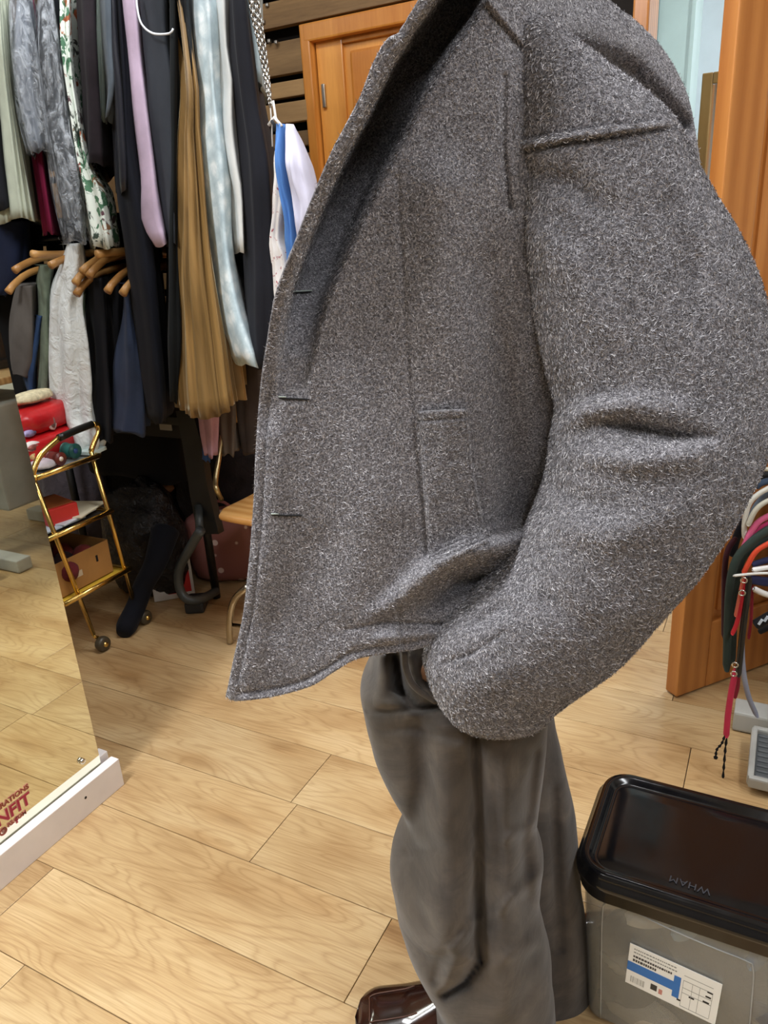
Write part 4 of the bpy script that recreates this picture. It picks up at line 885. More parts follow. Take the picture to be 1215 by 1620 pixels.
o = strap('black strap with white block letters at the right edge', [(1250, 964), (1220, 975), (1194, 990)], .024, '#121216', 1.40)
for i in range(3):
    p = PD(1203+i*9, 984-i*5, 1.392); B().box(p, (.005, .003, .014), Matrix.Rotation(.4, 3, 'Y')).build('white_mark', plain('#c9d6e6', .5), o)
strap('black lower strap behind the lettered one', [(1250, 985), (1220, 992), (1200, 1000)], .014, '#1b1b1e', 1.43)
strap('red enamel strap hanging beside the black studded one', [(1180, 915), (1174, 950), (1166, 985), (1158, 1004)], .009, '#b3242c', 1.42)
strap('coral narrow strap hanging left of the black studded strap', [(1176, 912), (1170, 940), (1163, 975)], .005, '#c8604a', 1.415)
bk = strap('black studded belt hanging straight down with a steel ring', [(1186, 912), (1180, 960), (1174, 1010), (1168, 1070)], .014, '#141416', 1.415, rough=.35)
for (x, y) in ((1177, 918), (1174, 938), (1163, 1052), (1161, 1066)):
    p = PD(x, y, 1.405); b = B(); b.tube([p+Vector((.006*math.cos(a), 0, .006*math.sin(a))) for a in np.linspace(0, 6.283, 14)], .0016, 6, False); b.build('ring', metal('#d4d2cc', .2), bk, True)
strap('red strap hanging right of the black studded belt', [(1190, 925), (1188, 980), (1184, 1010)], .006, '#8c2230', 1.43)
strap('crimson fabric strap ending in black cords', [(1166, 1056), (1158, 1090), (1152, 1130), (1149, 1166)], .014, '#b8304c', 1.42)
strap('dark red narrow strap behind the crimson one', [(1168, 1056), (1167, 1085), (1162, 1104)], .009, '#7c1f2c', 1.43)
for pts, lb in (([(1148, 1160), (1142, 1176), (1134, 1186), (1132, 1200)], 'short black cord with a knotted tip hanging left'), ([(1151, 1160), (1148, 1180), (1145, 1215), (1143, 1240)], 'long black cord hanging lowest above the floor')):
    C_ = cr([(x, y, 1.42) for x, y in pts], 20); b = B(); b.tube([PD(*c) for c in C_], [.0024+.0012*math.sin(i*2.1) for i in range(18)]+[.005, .004], 8); o = b.build('cord', cloth('#0f0f10'), None, True); tag(o, lb, 'cord', 'straps and belts on the stand')
strap('pale lavender-grey ribbon trailing down to the grey steel foot', [(1178, 960), (1174, 1010), (1176, 1060), (1184, 1100), (1198, 1134)], .012, '#8e93a6', 1.46)
# ------------------------------------------------------------------ person
FWD = -SIDE   # the person faces the left of the photograph
def PDv(x, y, D): return PD(x, y, D)
pers = None
ctr = PD(800, 300, .90)
def Lc(f, a, z): return Vector((ctr.x, ctr.y, 0))+FWD*f+HEAD*a+Vector((0, 0, z))
sk = []  # (pos, radius)
ed = []
def node(p, r, par=None):
    sk.append((Vector(p), r)); 
    if par is not None: ed.append((par, len(sk)-1))
    return len(sk)-1
pel = node(Lc(.0, .10, .90), .07)
ab = node(Lc(.0, .05, 1.05), .08, pel); chs = node(Lc(-.03, .06, 1.25), .085, ab); nb = node(Lc(-.06, .06, 1.40), .045, chs)
nk = node(Lc(-.035, .03, 1.52), .045, nb)
h0 = node(Lc(.035, 0, 1.60), .060, nk); h1 = node(Lc(.03, 0, 1.68), .082, h0); h2 = node(Lc(.02, 0, 1.745), .075, h1)
nse = node(Lc(.125, 0, 1.655), .012, h1); chn = node(Lc(.10, 0, 1.585), .022, h0); lips = node(Lc(.113, 0, 1.618), .013, h0)
for s in (-1, 1): e = node(Lc(.015, s*.083, 1.655), .014, h1)
# near arm, hand in the trouser pocket
sh = node(PD(880, 110, .87), .026, nb)
el = PD(1060, 640, .76); wr = PD(676, 1056, .775)
e1 = node(PD(955, 270, .815), .032, sh); e2 = node(el, .034, e1); e3 = node(PD(925, 880, .755), .028, e2); e4 = node(PD(790, 1010, .765), .022, e3); w_ = node(wr, .020, e4)
hnd = PD(664, 1120, .845); hb = node(hnd, .026, w_)
dh = (hnd-wr).normalized()
for i in range(4):
    o0 = HEAD*(.022*(i-1.5)*.9)
    k1 = node(hnd+dh*.045+o0, .0095, hb); k2 = node(hnd+dh*(.075+.004*(i in (1, 2)))+o0+FWD*-.006, .0085, k1); node(hnd+dh*(.098+.006*(i in (1, 2)))+o0+FWD*-.016, .0075, k2)
t1 = node(hnd-HEAD*.03+FWD*.012, .011, hb); node(hnd+dh*.04-HEAD*.045+FWD*.02, .0095, t1)
# far arm
s2 = node(Lc(0, .15, 1.385), .055, nb); f1 = node(Lc(-.06, .22, 1.12), .042, s2); f2 = node(Lc(-.02, .24, .90), .026, f1); fh = node(Lc(.0, .25, .83), .03, f2)
for i in range(4): k1 = node(Lc(.0+.018*i-.03, .25, .78), .0095, fh); node(Lc(.01+.018*i-.03, .245, .745), .008, k1)
k1 = node(Lc(.035, .23, .81), .010, fh); node(Lc(.05, .225, .775), .009, k1)
# legs
hn = node(Lc(.0, -.02, .82), .06, pel); kn = node(PD(735, 1330, .86), .055, hn); an = node(PD(775, 1590, .89), .04, kn)
node(PD(775, 1590, .89)+Vector((0, 0, -.05))+FWD*.02, .035, an)
hf = node(Lc(.0, .11, .82), .06, pel); kf = node(PD(835, 1330, .98), .05, hf); af = node(PD(868, 1560, 1.0), .036, kf)
me = bpy.data.meshes.new('person'); me.from_pydata([tuple(p) for p, r in sk], ed, []); me.update()
ob = bpy.data.objects.new('person', me); COL.objects.link(ob)
ob.modifiers.new('skin', 'SKIN'); me.skin_vertices or None
for i, (p, r) in enumerate(sk): me.skin_vertices[0].data[i].radius = (r, r)
me.skin_vertices[0].data[0].use_root = True
subd(ob, 2)
bpy.context.view_layer.update()
dg = bpy.context.evaluated_depsgraph_get(); m2 = bpy.data.meshes.new_from_object(ob.evaluated_get(dg))
bpy.data.objects.remove(ob)
base_ = Vector((ctr.x, ctr.y, 0))
m2.transform(Matrix.Translation(-base_)); m2.materials.clear()
pers = link('person', m2, SKIN); pers.location = base_
tag(pers, 'person in a grey wool coat and grey-brown trousers with one hand in a pocket', 'person')
# hair
n, m = 30, 18; V = []
for i in range(m):
    f = -.35+(math.pi/2+.35)*i/(m-1)
    for k in range(n):
        A = 2*math.pi*k/n; p = Vector((math.cos(f)*math.cos(A), math.cos(f)*math.sin(A), math.sin(f)))
        fr_ = max(0, math.cos(A))*(1 if f < .35 else 0)
        V.append(Lc(.015+p.x*.098-fr_*.03, p.y*.088, 1.715+p.z*.105+.05*fr_)*(1)+Vector((0, 0, .004*math.sin(9*A))))
hr = mesh('hair', V, grid_faces(m, n, True), cloth('#2c211a', .5, .3, .1, 300, .8, .4), pers); solid(hr, .006)
for s in (-1, 1):
    b = B(); c = Lc(.093, s*.032, 1.685); b.tube([c+Vector((0, 0, .012*math.sin(a))) for a in np.linspace(-1.5, 1.5, 7)], [.013*max(.1, math.cos(a)) for a in np.linspace(-1.5, 1.5, 7)], 12); b.build('eye', plain('#e6e2dc', .2), pers, True)

# --- shoe
def shoe(T, name, dirv, L=.285, W=.098):
    d = dirv.normalized(); sdv = Vector((-d.y, d.x, 0)); V = []; n, m = 24, 34
    for i in range(m):
        t = i/(m-1)
        w = W/2*min(1, (1-(1-min(1, t*6))**2.2)**.5 if t < .17 else 1)*(1-.18*math.exp(-((t-.62)/.15)**2))*(1 if t < .9 else math.sqrt(max(.02, 1-((t-.9)/.105)**2)))
        h = np.interp(t, [0, .04, .12, .3, .5, .7, .85, 1], [.014, .030, .042, .050, .072, .088, .085, .07])
        for k in range(n):
            A = 2*math.pi*k/n; ca, sa = math.cos(A), math.sin(A)
            x = w*math.copysign(abs(ca)**.75, ca)*(1-.25*max(0, sa)**2); z_ = .022+(h-.022)*max(0, sa)**.8 if sa > 0 else .022*(1-abs(sa)**.3)
            V.append(T-d*(t*L)+sdv*x+Vector((0, 0, z_)))
    Fc = grid_faces(m, n, True)+[tuple(range(n))[::-1], tuple((m-1)*n+k for k in range(n))]
    t_ = NT('polished_brown_leather'); v = t_.coords(); nn = t_.noise(v, 14, 3); t_.base(t_.ramp(nn, [(.35, S('#120a09')), (.7, S('#3a1c12'))])); t_.p(Roughness=.16, Coat_Weight=.6, Coat_Roughness=.06)
    o = mesh(name, V, Fc, t_.m, pers)
    b = B(); P = [Vector(V[i*n+k])+Vector((0, 0, .001)) for i, k in [(i, 4) for i in range(12, 2, -1)]]+[Vector(V[3*n+k])+Vector((0, 0, .0015)) for k in (5, 6, 7)]+[Vector(V[i*n+8])+Vector((0, 0, .001)) for i in range(3, 13)]
    b.tube(cr(P, 50), .0013, 6); b.build('toe_seam', plain('#4a2a1c', .5), o, True)
    b = B(); Q = [T-d*(t*L)+sdv*0 for t in (0,)]
    V2 = []
    for zz_ in (0, .012):
        for i in range(m): V2.append(T-d*(i/(m-1)*L)+sdv*((Vector(V[i*n])-(T-d*(i/(m-1)*L))).dot(sdv)+.003)+Vector((0, 0, zz_)))
        for i in range(m-1, -1, -1): V2.append(T-d*(i/(m-1)*L)-sdv*((Vector(V[i*n])-(T-d*(i/(m-1)*L))).dot(sdv)+.003)+Vector((0, 0, zz_)))
    k2 = 2*m; mesh('sole', V2, [tuple(range(k2))[::-1], tuple(range(k2, 2*k2))]+[(i, (i+1) % k2, (i+1) % k2+k2, i+k2) for i in range(k2)], plain('#1a1210', .5), o, False)
    b = B(); b.box(T-d*(L-.035)+Vector((0, 0, .008)), (.07, W*.7, .016), Matrix((d, sdv, Vector((0, 0, 1)))).transposed(), .003); b.build('heel', plain('#1a1210', .5), o)
    return o
Tt = PD(563, 1622, .885); Tt.z = 0
shoe(Tt, 'shoe', FWD)
Tf = PD(760, 1530, .99); Tf.z = 0
shoe(Tf, 'shoe', FWD)

# --- lofts defined by silhouette pairs at real distances
def loft(name, secs, mat, parent, n=96, m=200, feats=(), capped=True, nf=None, pw=1.0, noise_amp=.0, fs=1.0):
    """secs: (xL,yL,xR,yR,D,half thickness[,tilt]) ; sections across the limb; near side = towards the viewer"""
    G = cr([s if len(s) == 7 else tuple(s)+(0,) for s in secs], m); V = np.zeros((m, n, 3)); A = 2*np.pi*np.arange(n)/n; W = np.zeros((m, n))
    for i, (xl, yl, xr, yr, D, hb_, tl) in enumerate(G):
        a = PDn(xl, yl, D-tl); b_ = PDn(xr, yr, D+tl); c = (a+b_)/2; h = (b_-a)/2
        ca, sa = np.cos(A), np.sin(A)
        e = .92
        V[i] = c+np.outer(np.sign(ca)*np.abs(ca)**e, h)-np.outer(np.sign(sa)*np.abs(sa)**e*hb_, _H)
        W[i] = np.clip(sa, 0, 1)
    X, Y, _ = proj(V); disp = np.zeros((m, n))
    for f in feats: disp += fs*feat(X, Y, f[0], f[1] if len(f) > 1 else 2)
    vd = V-np.array([0, 0, CAMH]); vd /= np.linalg.norm(vd, axis=-1, keepdims=True)
    V = V-vd*(disp*np.minimum(1, W*2.5))[..., None]
    if noise_amp:
        c = V.mean(axis=1, keepdims=True); dr = V-c; dr /= np.linalg.norm(dr, axis=-1, keepdims=True)
        q = np.array([[noise_amp*(nz(V[i, k], 9)+.5*nz(V[i, k], 21)) for k in range(n)] for i in range(m)]); V = V+dr*q[..., None]
    Vl = [tuple(v) for v in V.reshape(-1, 3)]; Fc = grid_faces(m, n, True)
    if capped:
        for r_, s_ in ((0, 1), (m-1, -1)):
            Vl.append(tuple(V[r_].mean(axis=0))); I = len(Vl)-1
            Fc += [(I, r_*n+(k+1) % n, r_*n+k)[::s_] for k in range(n)]
    return mesh(name, Vl, Fc, mat, parent), V

# --- trousers
trs = empty('trousers', (ctr.x, ctr.y, .05), pers)
near = [(600, 930, 850, 930, .86, .10), (588, 1030, 862, 1030, .855, .10), (570, 1085, 866, 1090, .85, .10), (580, 1150, 860, 1150, .85, .10), (600, 1215, 856, 1210, .85, .098), (636, 1287, 846, 1285, .85, .09),
        (620, 1350, 856, 1345, .85, .09), (622, 1412, 851, 1415, .852, .09), (642, 1490, 866, 1480, .856, .088), (666, 1540, 873, 1535, .86, .086), (688, 1580, 876, 1580, .865, .085), (684, 1640, 880, 1640, .87, .085), (680, 1655, 881, 1655, .87, .085)]
F_ = [([(752, 1150, 9, -.030), (757, 1300, 9, -.022), (757, 1420, 10, -.035), (760, 1520, 9, -.04), (738, 1555, 9, -.035), (705, 1575, 8, -.025)],),
      ([(800, 1160, 26, .012), (800, 1300, 24, .014), (800, 1450, 30, .02), (800, 1600, 34, .022)],),
      ([(700, 1160, 28, .010), (705, 1300, 26, .018), (700, 1420, 40, .03), (715, 1510, 30, .03), (706, 1545, 14, .02)],),
      ([(664, 1150, 14, -.008), (668, 1240, 15, -.014), (655, 1300, 16, -.012)],),
      ([(730, 1470, 10, -.008), (700, 1520, 12, -.014), (690, 1550, 9, -.014)],), ([(750, 1455, 8, .008), (715, 1500, 8, .012)],),
      ([(845, 1190, 8, -.012), (838, 1270, 8, -.014), (828, 1330, 9, -.010), (835, 1420, 9, -.006)],), ([(850, 1330, 9, .008), (852, 1370, 10, .012), (850, 1420, 7, .004)],),
      ([(625, 1040, 9, -.03), (632, 1085, 10, -.034), (650, 1110, 8, -.02)],), ([(604, 1040, 10, .012), (604, 1110, 12, .010), (650, 1128, 10, .010)],), ([(650, 1040, 7, .010), (660, 1080, 7, .012), (700, 1115, 7, .012)],), ([(585, 1125, 6, -.006), (640, 1122, 6, -.012), (690, 1117, 7, -.018), (705, 1112, 6, -.02)],), ([(645, 1350, 12, -.008), (690, 1340, 10, -.006)],),
      ([(800, 1330, 9, .006), (850, 1300, 9, .010)],), ([(790, 1440, 10, .006), (860, 1380, 10, .010)],), ([(780, 1530, 12, .004), (840, 1490, 12, .008)],), ([(775, 1200, 8, -.004), (790, 1330, 10, -.008), (780, 1460, 10, -.006)],),
      ([(570, 1160, 5, .0), (650, 1150, 8, -.005), (720, 1170, 8, -.004)],)]
tl1, TV = loft('trouser_leg', near, TROU, trs, 120, 260, F_, capped=True, noise_amp=.004, fs=1.35)
far = [(700, 940, 880, 940, .97, .08), (720, 1060, 876, 1060, .97, .08), (730, 1110, 872, 1110, .965, .08), (740, 1200, 890, 1200, .96, .08), (745, 1290, 908, 1285, .95, .08), (750, 1400, 918, 1400, .94, .078), (760, 1500, 932, 1500, .935, .075), (770, 1580, 939, 1580, .935, .075), (776, 1612, 941, 1612, .935, .075)]
far = [(a, b, c, d, D+.01, h) for a, b, c, d, D, h in far]
loft('trouser_leg', far, TROU, trs, 80, 160, [([(890, 1180, 12, .008), (900, 1400, 14, .012), (905, 1590, 14, .012)],), ([(875, 1250, 9, -.012), (885, 1500, 9, -.014)],)], noise_amp=.0025)
b = B(); b.tube(cr([PD(x, y, .752) for x, y in ((640, 1030), (643, 1058), (656, 1086), (690, 1110))], 20), .004, 8); tag(b.build('pocket_edge', TROU, trs, True), 'rolled pocket edge at the wrist')

# --- coat body
coat = empty('coat', (ctr.x, ctr.y, .8), pers); tag(coat, 'grey-brown melange felted wool coat')
NR, NC, NH = 420, 200, 40
Lb = cr([(705, -150), (688, -60), (661, 0), (646, 25), (632, 50), (612, 62), (590, 99), (570, 151), (546, 198), (523, 242), (491, 319), (459, 402), (435, 467), (424, 529), (413, 600), (405, 700), (401, 790), (397, 850), (392, 905), (384, 973), (369, 1044), (357, 1102)], NR)
Rb = cr([(880, -140), (925, -60), (965, 0), (1012, 38), (1052, 82), (1084, 140), (1099, 200), (1110, 296), (1098, 420), (1064, 560), (1012, 700), (962, 820), (930, 900)], NR)
Tb = cr([(705, -150), (790, -155), (880, -140)], NC)
Bb = cr([(357, 1102), (373, 1109), (429, 1103), (491, 1086), (527, 1064), (562, 1044), (607, 1035), (651, 1029), (684, 1020), (740, 1000), (800, 975), (870, 940), (930, 900)], NC)
s = np.linspace(0, 1, NC)[None, :, None]; t = np.linspace(0, 1, NR)[:, None, None]
P2 = (1-s)*Lb[:, None]+s*Rb[:, None]+(1-t)*Tb[None]+t*Bb[None]-((1-s)*(1-t)*Tb[0]+s*(1-t)*Tb[-1]+(1-s)*t*Bb[0]+s*t*Bb[-1])
X, Y = P2[..., 0], P2[..., 1]; U = np.broadcast_to(s[..., 0], X.shape); T_ = np.broadcast_to(t[..., 0], X.shape)
D = np.interp(U, [0, .06, .2, .45, .62, .78, .9, 1], [.735, .73, .735, .735, .755, .80, .85, .915])
D = D+.035*np.clip(1-Y/300, 0, 1.5)*np.clip(U, 0, 1)            # shoulder leans away
valley = [(770, -90, 36, -.17), (722, 10, 33, -.17), (684, 62, 33, -.17), (638, 140, 33, -.17), (606, 205, 33, -.18), (575, 262, 33, -.175), (540, 335, 32, -.16), (513, 400, 31, -.13), (492, 455, 29, -.08), (478, 510, 28, -.035), (468, 565, 26, -.012), (462, 640, 22, 0)]
FE = [(valley, 8),
      ([(628, 280, 3.5, -.0022), (636, 400, 3.5, -.0022), (643, 520, 3.5, -.0022), (654, 650, 3.2, -.003), (664, 760, 3.2, -.003), (676, 905, 3.2, -.003)],),
      ([(660, 650, 3, .0), (668, 700, 3, -.0015), (673, 800, 3, -.0015), (684, 900, 3, -.0015)],),
      ([(798, 120, 4, -.004), (797, 240, 4, -.005), (806, 330, 5, -.008)],), ([(760, 5, 4, -.004), (795, 45, 4, -.004), (826, 80, 4, -.004)],), ([(765, -10, 6, .004), (805, 40, 6, .004), (833, 70, 6, .004)],),
      # hem pushed up by the wrist
      ([(560, 990, 14, .0), (630, 948, 16, .012), (680, 905, 18, .030), (735, 876, 18, .038), (800, 862, 20, .038), (850, 840, 22, .03)],),
      ([(680, 960, 18, -.008), (725, 928, 16, -.035), (765, 922, 14, -.05), (800, 925, 14, -.05)],),
      ([(520, 1000, 3, 0), (560, 994, 3, -.002), (600, 985, 3, -.003), (630, 985, 3, -.004), (700, 988, 3, -.005)],), ([(630, 930, 3, -.003), (632, 985, 3, -.003), (640, 1030, 3, -.003)],),
      ([(600, 1010, 10, .004), (690, 1005, 10, .006)],), ([(450, 1085, 40, .0), (560, 1020, 22, .006), (620, 1008, 16, .006)],),
      # soft folds of the panel
      ([(540, 600, 40, .004), (590, 800, 50, .010), (560, 960, 40, .006)],), ([(500, 870, 40, -.004), (430, 980, 40, -.006)],), ([(420, 700, 26, .006), (410, 900, 26, .008), (380, 1080, 20, .006)],),
      ([(700, 300, 50, .012), (700, 500, 50, .010), (720, 640, 40, .004)],), ([(770, 420, 30, -.006), (800, 600, 34, -.016), (820, 800, 34, -.02)],),
      # dark hollow behind the upper sleeve
      ([(870, 70, 22, -.015), (930, 85, 26, -.04), (1000, 120, 28, -.06), (1070, 200, 22, -.05)],)]
dsp = np.zeros_like(X)
for f in FE: dsp += feat(X, Y, f[0], f[1] if len(f) > 1 else 2)
edge = [(float(a), float(b)) for a, b in Lb[::10]]+[(float(a), float(b)) for a, b in Bb[5:115:8]]
dE, _, _ = polyD(X, Y, edge)
st_ = -.0028*np.exp(-((dE-np.interp(Y, [0, 200, 1100], [22, 16, 13]))/3.2)**2)*(dE < 40); dsp += st_; dsp += .003*np.exp(-(dE/7)**2)
dL, _, _ = polyD(X, Y, [(float(a), float(b)) for a, b in Lb[::8]])
dsp += np.interp(Y, [-150, 250, 400, 520, 640], [.06, .06, .045, .02, 0])*np.exp(-(dL/np.interp(Y, [0, 100, 250, 450], [34, 32, 28, 22]))**10)
D = D-dsp
rowz = None
V = PDn(X, Y, D)
# rolled front edge: first columns turn away
# hidden far side
LW = V[:, 0]; RW = V[:, -1]
E_px = Lb[:, 0]+np.interp(Lb[:, 1], [-150, 0, 600, 1100], [120, 120, 90, 160]); Ew = PDn(E_px, Lb[:, 1], np.full(NR, 1.12)); Ew[:, 2] = LW[:, 2]*.3+RW[:, 2]*.7
Ew[:, 2] = np.maximum(Ew[:, 2], .78)
q = np.linspace(0, 1, NH+1)[1:]; hid = RW[:, None]*(1-q)[None, :, None]+Ew[:, None]*q[None, :, None]
hid = hid+(_H*.17)[None, None]*(np.sin(np.pi*q)**.6)[None, :, None]+(np.array(SIDE)*.05)[None, None]*(np.sin(np.pi*np.minimum(1, q*2))**1.0*(q < .5))[None, :, None]
VV = np.concatenate([V, hid], axis=1); nc = NC+NH
body = mesh('coat_body', VV.reshape(-1, 3).tolist(), [f[::-1] for f in grid_faces(NR, nc)], WOOL, coat); solid(body, .005, -1)
def surfD(px, py):
    k = np.argmin((X-px)**2+(Y-py)**2); return float(D.flat[k])
def onc(px, py, up=.002): return PD(px, py, surfD(px, py)-up)

# --- sleeve (near arm)
SL = [(786, 30, 850, 15, .815, .02), (790, 62, 880, 50, .805, .045), (795, 125, 948, 106, .80, .062), (800, 185, 1010, 152, .795, .072), (804, 243, 1060, 202, .79, .078), (808, 330, 1098, 275, .785, .082), (815, 400, 1150, 362, .78, .086),
      (834, 485, 1186, 440, .775, .09), (856, 570, 1205, 520, .77, .092), (878, 640, 1212, 590, .765, .094), (874, 690, 1208, 650, .758, .097), (870, 735, 1192, 712, .75, .096), (862, 775, 1168, 765, .745, .093), (836, 838, 1136, 822, .742, .088),
      (800, 905, 1098, 882, .742, .083), (752, 948, 1052, 943, .745, .079), (708, 982, 1004, 1003, .75, .075), (684, 1015, 960, 1046, .755, .071), (672, 1042, 915, 1080, .76, .067), (680, 1080, 880, 1106, .765, .062), (704, 1122, 862, 1122, .77, .055), (738, 1142, 838, 1134, .775, .035)]
FS = [([(798, 246, 4, -.006), (900, 226, 4, -.006), (1062, 204, 4, -.006)],), ([(800, 236, 6, .006), (900, 216, 6, .007), (1058, 196, 6, .006)],), ([(800, 225, 3, -.003), (900, 206, 3, -.003), (1040, 190, 3, -.003)],),
      ([(830, 270, 20, -.006), (900, 290, 24, -.010), (960, 330, 24, -.006)],), ([(840, 360, 26, .006), (900, 420, 34, .010), (950, 520, 34, .006)],),
      ([(1060, 330, 24, -.004), (1090, 420, 26, -.008), (1110, 520, 26, -.004)],),
      # elbow folds
      ([(884, 676, 14, .010), (930, 650, 16, .016), (1000, 640, 18, .012), (1080, 650, 20, .006)],), ([(960, 670, 11, -.006), (1010, 678, 12, -.018), (1070, 690, 12, -.016), (1120, 690, 12, -.006)],), ([(900, 720, 18, .006), (1000, 730, 20, .012), (1100, 720, 22, .008)],),
      ([(868, 765, 12, -.008), (910, 790, 16, -.006), (960, 800, 18, -.003)],), ([(850, 830, 18, .004), (960, 850, 26, .008), (1060, 820, 26, .004)],),
      ([(700, 1050, 4, -.003), (745, 1035, 4, -.006), (800, 1000, 4, -.002)],), ([(760, 985, 10, -.008), (800, 960, 12, -.008)],), ([(720, 1090, 24, .006), (820, 1060, 30, .006)],),
      ([(870, 950, 20, -.005), (930, 990, 22, -.006)],), ([(850, 600, 18, -.004), (900, 620, 18, -.006)],)]
slv, SV = loft('sleeve', SL, WOOL, coat, 150, 340, FS, noise_amp=.0035)
FSL = [(690, 0, 760, 0, 1.12, .05), (700, 120, 800, 120, 1.16, .06), (690, 300, 820, 300, 1.19, .065), (700, 450, 830, 450, 1.20, .065), (680, 600, 790, 600, 1.18, .06), (670, 700, 760, 700, 1.16, .05)]
loft('sleeve', FSL, WOOL, coat, 40, 60, [])
# collar stand round the neck
b = B(); nkp = Lc(-.035, 0.03, 1.565)
ring = [nkp+FWD*(.065*math.cos(a))+HEAD*(.075*math.sin(a))+Vector((0, 0, -.03*math.cos(a))) for a in np.linspace(.55, 2*math.pi-.55, 30)]
V3 = []
for i, p in enumerate(ring):
    out = (p-nkp); out.z = 0; out.normalize()
    for (dr, dz) in ((0, -.05), (.003, .0), (.008, .025), (.015, .022), (.024, -.02), (.032, -.06)): V3.append(p+out*dr+Vector((0, 0, dz)))
cl = mesh('collar', V3, grid_faces(30, 6), WOOL, coat); solid(cl, .006)
# pocket welt
def qgrid(q_, nu, nv):
    (a, b_, c, d) = [np.array(p, float) for p in q_]; u = np.linspace(0, 1, nu)[None, :, None]; v_ = np.linspace(0, 1, nv)[:, None, None]
    return (a*(1-u)+b_*u)*(1-v_)+(d*(1-u)+c*u)*v_
Q = qgrid([(661, 652), (739, 648), (772, 858), (679, 902)], 50, 120); Q[..., 0] += (-5*np.sin(np.linspace(0, np.pi, 120)))[:, None]*np.linspace(0, 1, 50)[None]
k = [[np.argmin((X-x)**2+(Y-y)**2) for x, y in r] for r in Q[::4, ::4]]
Dq = D.flat[np.array(k).ravel()].reshape(np.array(k).shape)
gy = np.linspace(0, Dq.shape[0]-1, 120); gx_ = np.linspace(0, Dq.shape[1]-1, 50)
Dr = np.array([np.interp(gx_, np.arange(Dq.shape[1]), Dq[int(round(y))]) for y in gy]); 
u = np.linspace(0, 1, 50)[None]; vv = np.linspace(0, 1, 120)[:, None]
lift = .005*np.minimum(1, np.minimum(u*8+.3, (1-u)*30+.0)*1)+.006*u; lift = lift-.0022*np.exp(-((vv-.055)/.012)**2)-.0022*np.exp(-((u-.93)/.02)**2)
welt = mesh('pocket_welt', PDn(Q[..., 0], Q[..., 1], Dr-lift).reshape(-1, 3).tolist(), [f[::-1] for f in grid_faces(120, 50)], WOOL, coat); solid(welt, .005, -1)
# buttonholes
for i, (xa, ya, xb, yb, lt) in enumerate(((463, 464, 494, 462, 1), (441, 630, 490, 632, 0), (429, 815, 478, 816, 0))):
    bh = empty('buttonhole', onc((xa+xb)/2, (ya+yb)/2), coat) if False else None
    pts = [onc(xa*(1-q_)+xb*q_, ya*(1-q_)+yb*q_, .0012) for q_ in np.linspace(0, 1, 9)]
    b = B(); b.tube(pts, [.0004]+[.0009]*7+[.0004], 8); o = b.build('buttonhole', plain('#121214', .9), coat, True)
    pts = [p-HEAD*.0006+Vector((0, 0, .0016)) for p in pts[(0 if lt else 0):(9 if lt else 3)]]
    b = B(); b.tube(pts, .0007, 6); tag(b.build('buttonhole_thread', plain('#a9b4ae', .7), coat, True), 'pale thread at the buttonhole')

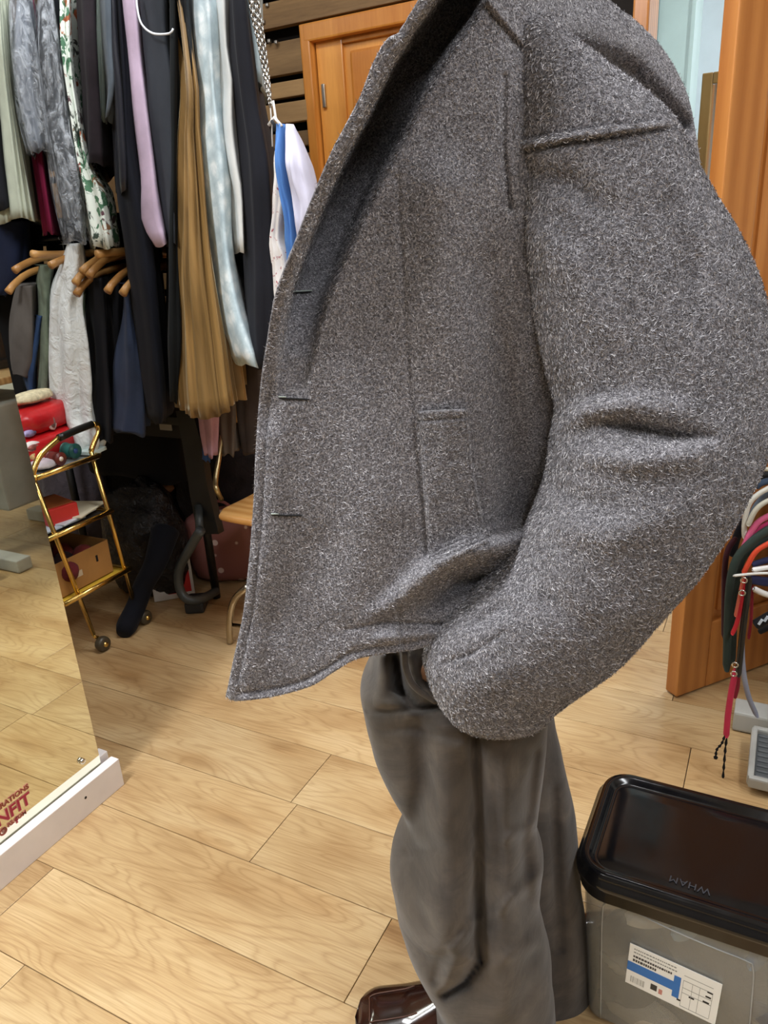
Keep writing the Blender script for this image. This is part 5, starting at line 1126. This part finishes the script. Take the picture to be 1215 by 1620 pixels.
# --- wool fibres
def fibres(name, V, nc_rows, count, lmin, lmax, seed, lift=.35, wd=.00028, mask=None, down=0):
    r = np.random.default_rng(seed); A0 = V[:-1, :-1]; A1 = V[:-1, 1:]; A2 = V[1:, :-1]; A3 = V[1:, 1:]
    nr = np.cross(A1-A0, A2-A0); ar = np.linalg.norm(nr, axis=-1); 
    w = ar*(mask if mask is not None else 1); w = w.ravel()/w.sum()
    idx = r.choice(w.size, count, p=w); i, j = np.unravel_index(idx, ar.shape)
    u, v_ = r.random((count, 1)), r.random((count, 1))
    P = (A0[i, j]*(1-u)+A1[i, j]*u)*(1-v_)+(A2[i, j]*(1-u)+A3[i, j]*u)*v_
    N = nr[i, j]/np.maximum(ar[i, j], 1e-12)[:, None]
    c = V.reshape(-1, 3).mean(axis=0); 
    return P, N, r
def strands(name, P, N, r, lmin, lmax, lift, wd, parent, down=0.):
    n = len(P); T = r.normal(size=(n, 3)); T[:, 2] -= down; T -= N*np.sum(T*N, axis=1, keepdims=True); T /= np.linalg.norm(T, axis=1, keepdims=True)
    lf = np.abs(r.normal(0, lift, (n, 1))); d = T+N*lf; d /= np.linalg.norm(d, axis=1, keepdims=True)
    L = r.uniform(lmin, lmax, (n, 1)); s_ = np.cross(d, N+.3*r.normal(size=(n, 3))); s_ /= np.linalg.norm(s_, axis=1, keepdims=True)
    P = P+N*.0002; mid = P+d*L*.55+N*L*.12; tip = P+d*L
    VV = np.stack([P-s_*wd, P+s_*wd, mid+s_*wd*.9, tip], axis=1).reshape(-1, 3)
    me = bpy.data.meshes.new(name); me.vertices.add(4*n); me.vertices.foreach_set('co', VV.ravel().astype(np.float32))
    me.loops.add(4*n); me.loops.foreach_set('vertex_index', np.arange(4*n, dtype=np.int32)); me.polygons.add(n)
    me.polygons.foreach_set('loop_start', np.arange(0, 4*n, 4, dtype=np.int32)); me.update(calc_edges=True)
    o = link(name, me, WOOLF, parent, False); o['kind'] = 'stuff'; return o
toC = lambda P: (np.array([0, 0, CAMH])-P)
P, N, r = fibres('f', V, 0, 260000, 0, 0, 1)
N = np.where((np.sum(N*toC(P), axis=1) < 0)[:, None], -N, N)   # outer side of the panel
strands('wool_nap', P, N, r, .0016, .0042, .26, .00018, body)
SVw = np.concatenate([SV, SV[:, :1]], axis=1)
P, N, r = fibres('f', SVw, 0, 240000, 0, 0, 2)
cc = SVw.mean(axis=1); ci = np.argmin(((P[:, None, :]-cc[None, ::20])**2).sum(-1), axis=1); out = P-cc[::20][ci]
N = np.where((np.sum(N*out, axis=1) < 0)[:, None], -N, N)
strands('wool_nap', P, N, r, .0024, .0056, .36, .00019, slv, .5)
WVg = PDn(Q[..., 0], Q[..., 1], Dr-lift-.0003); P, N, r = fibres('f', WVg, 0, 12000, 0, 0, 3)
N = np.where((np.sum(N*toC(P), axis=1) < 0)[:, None], -N, N); strands('wool_nap', P, N, r, .0016, .004, .22, .00018, welt)
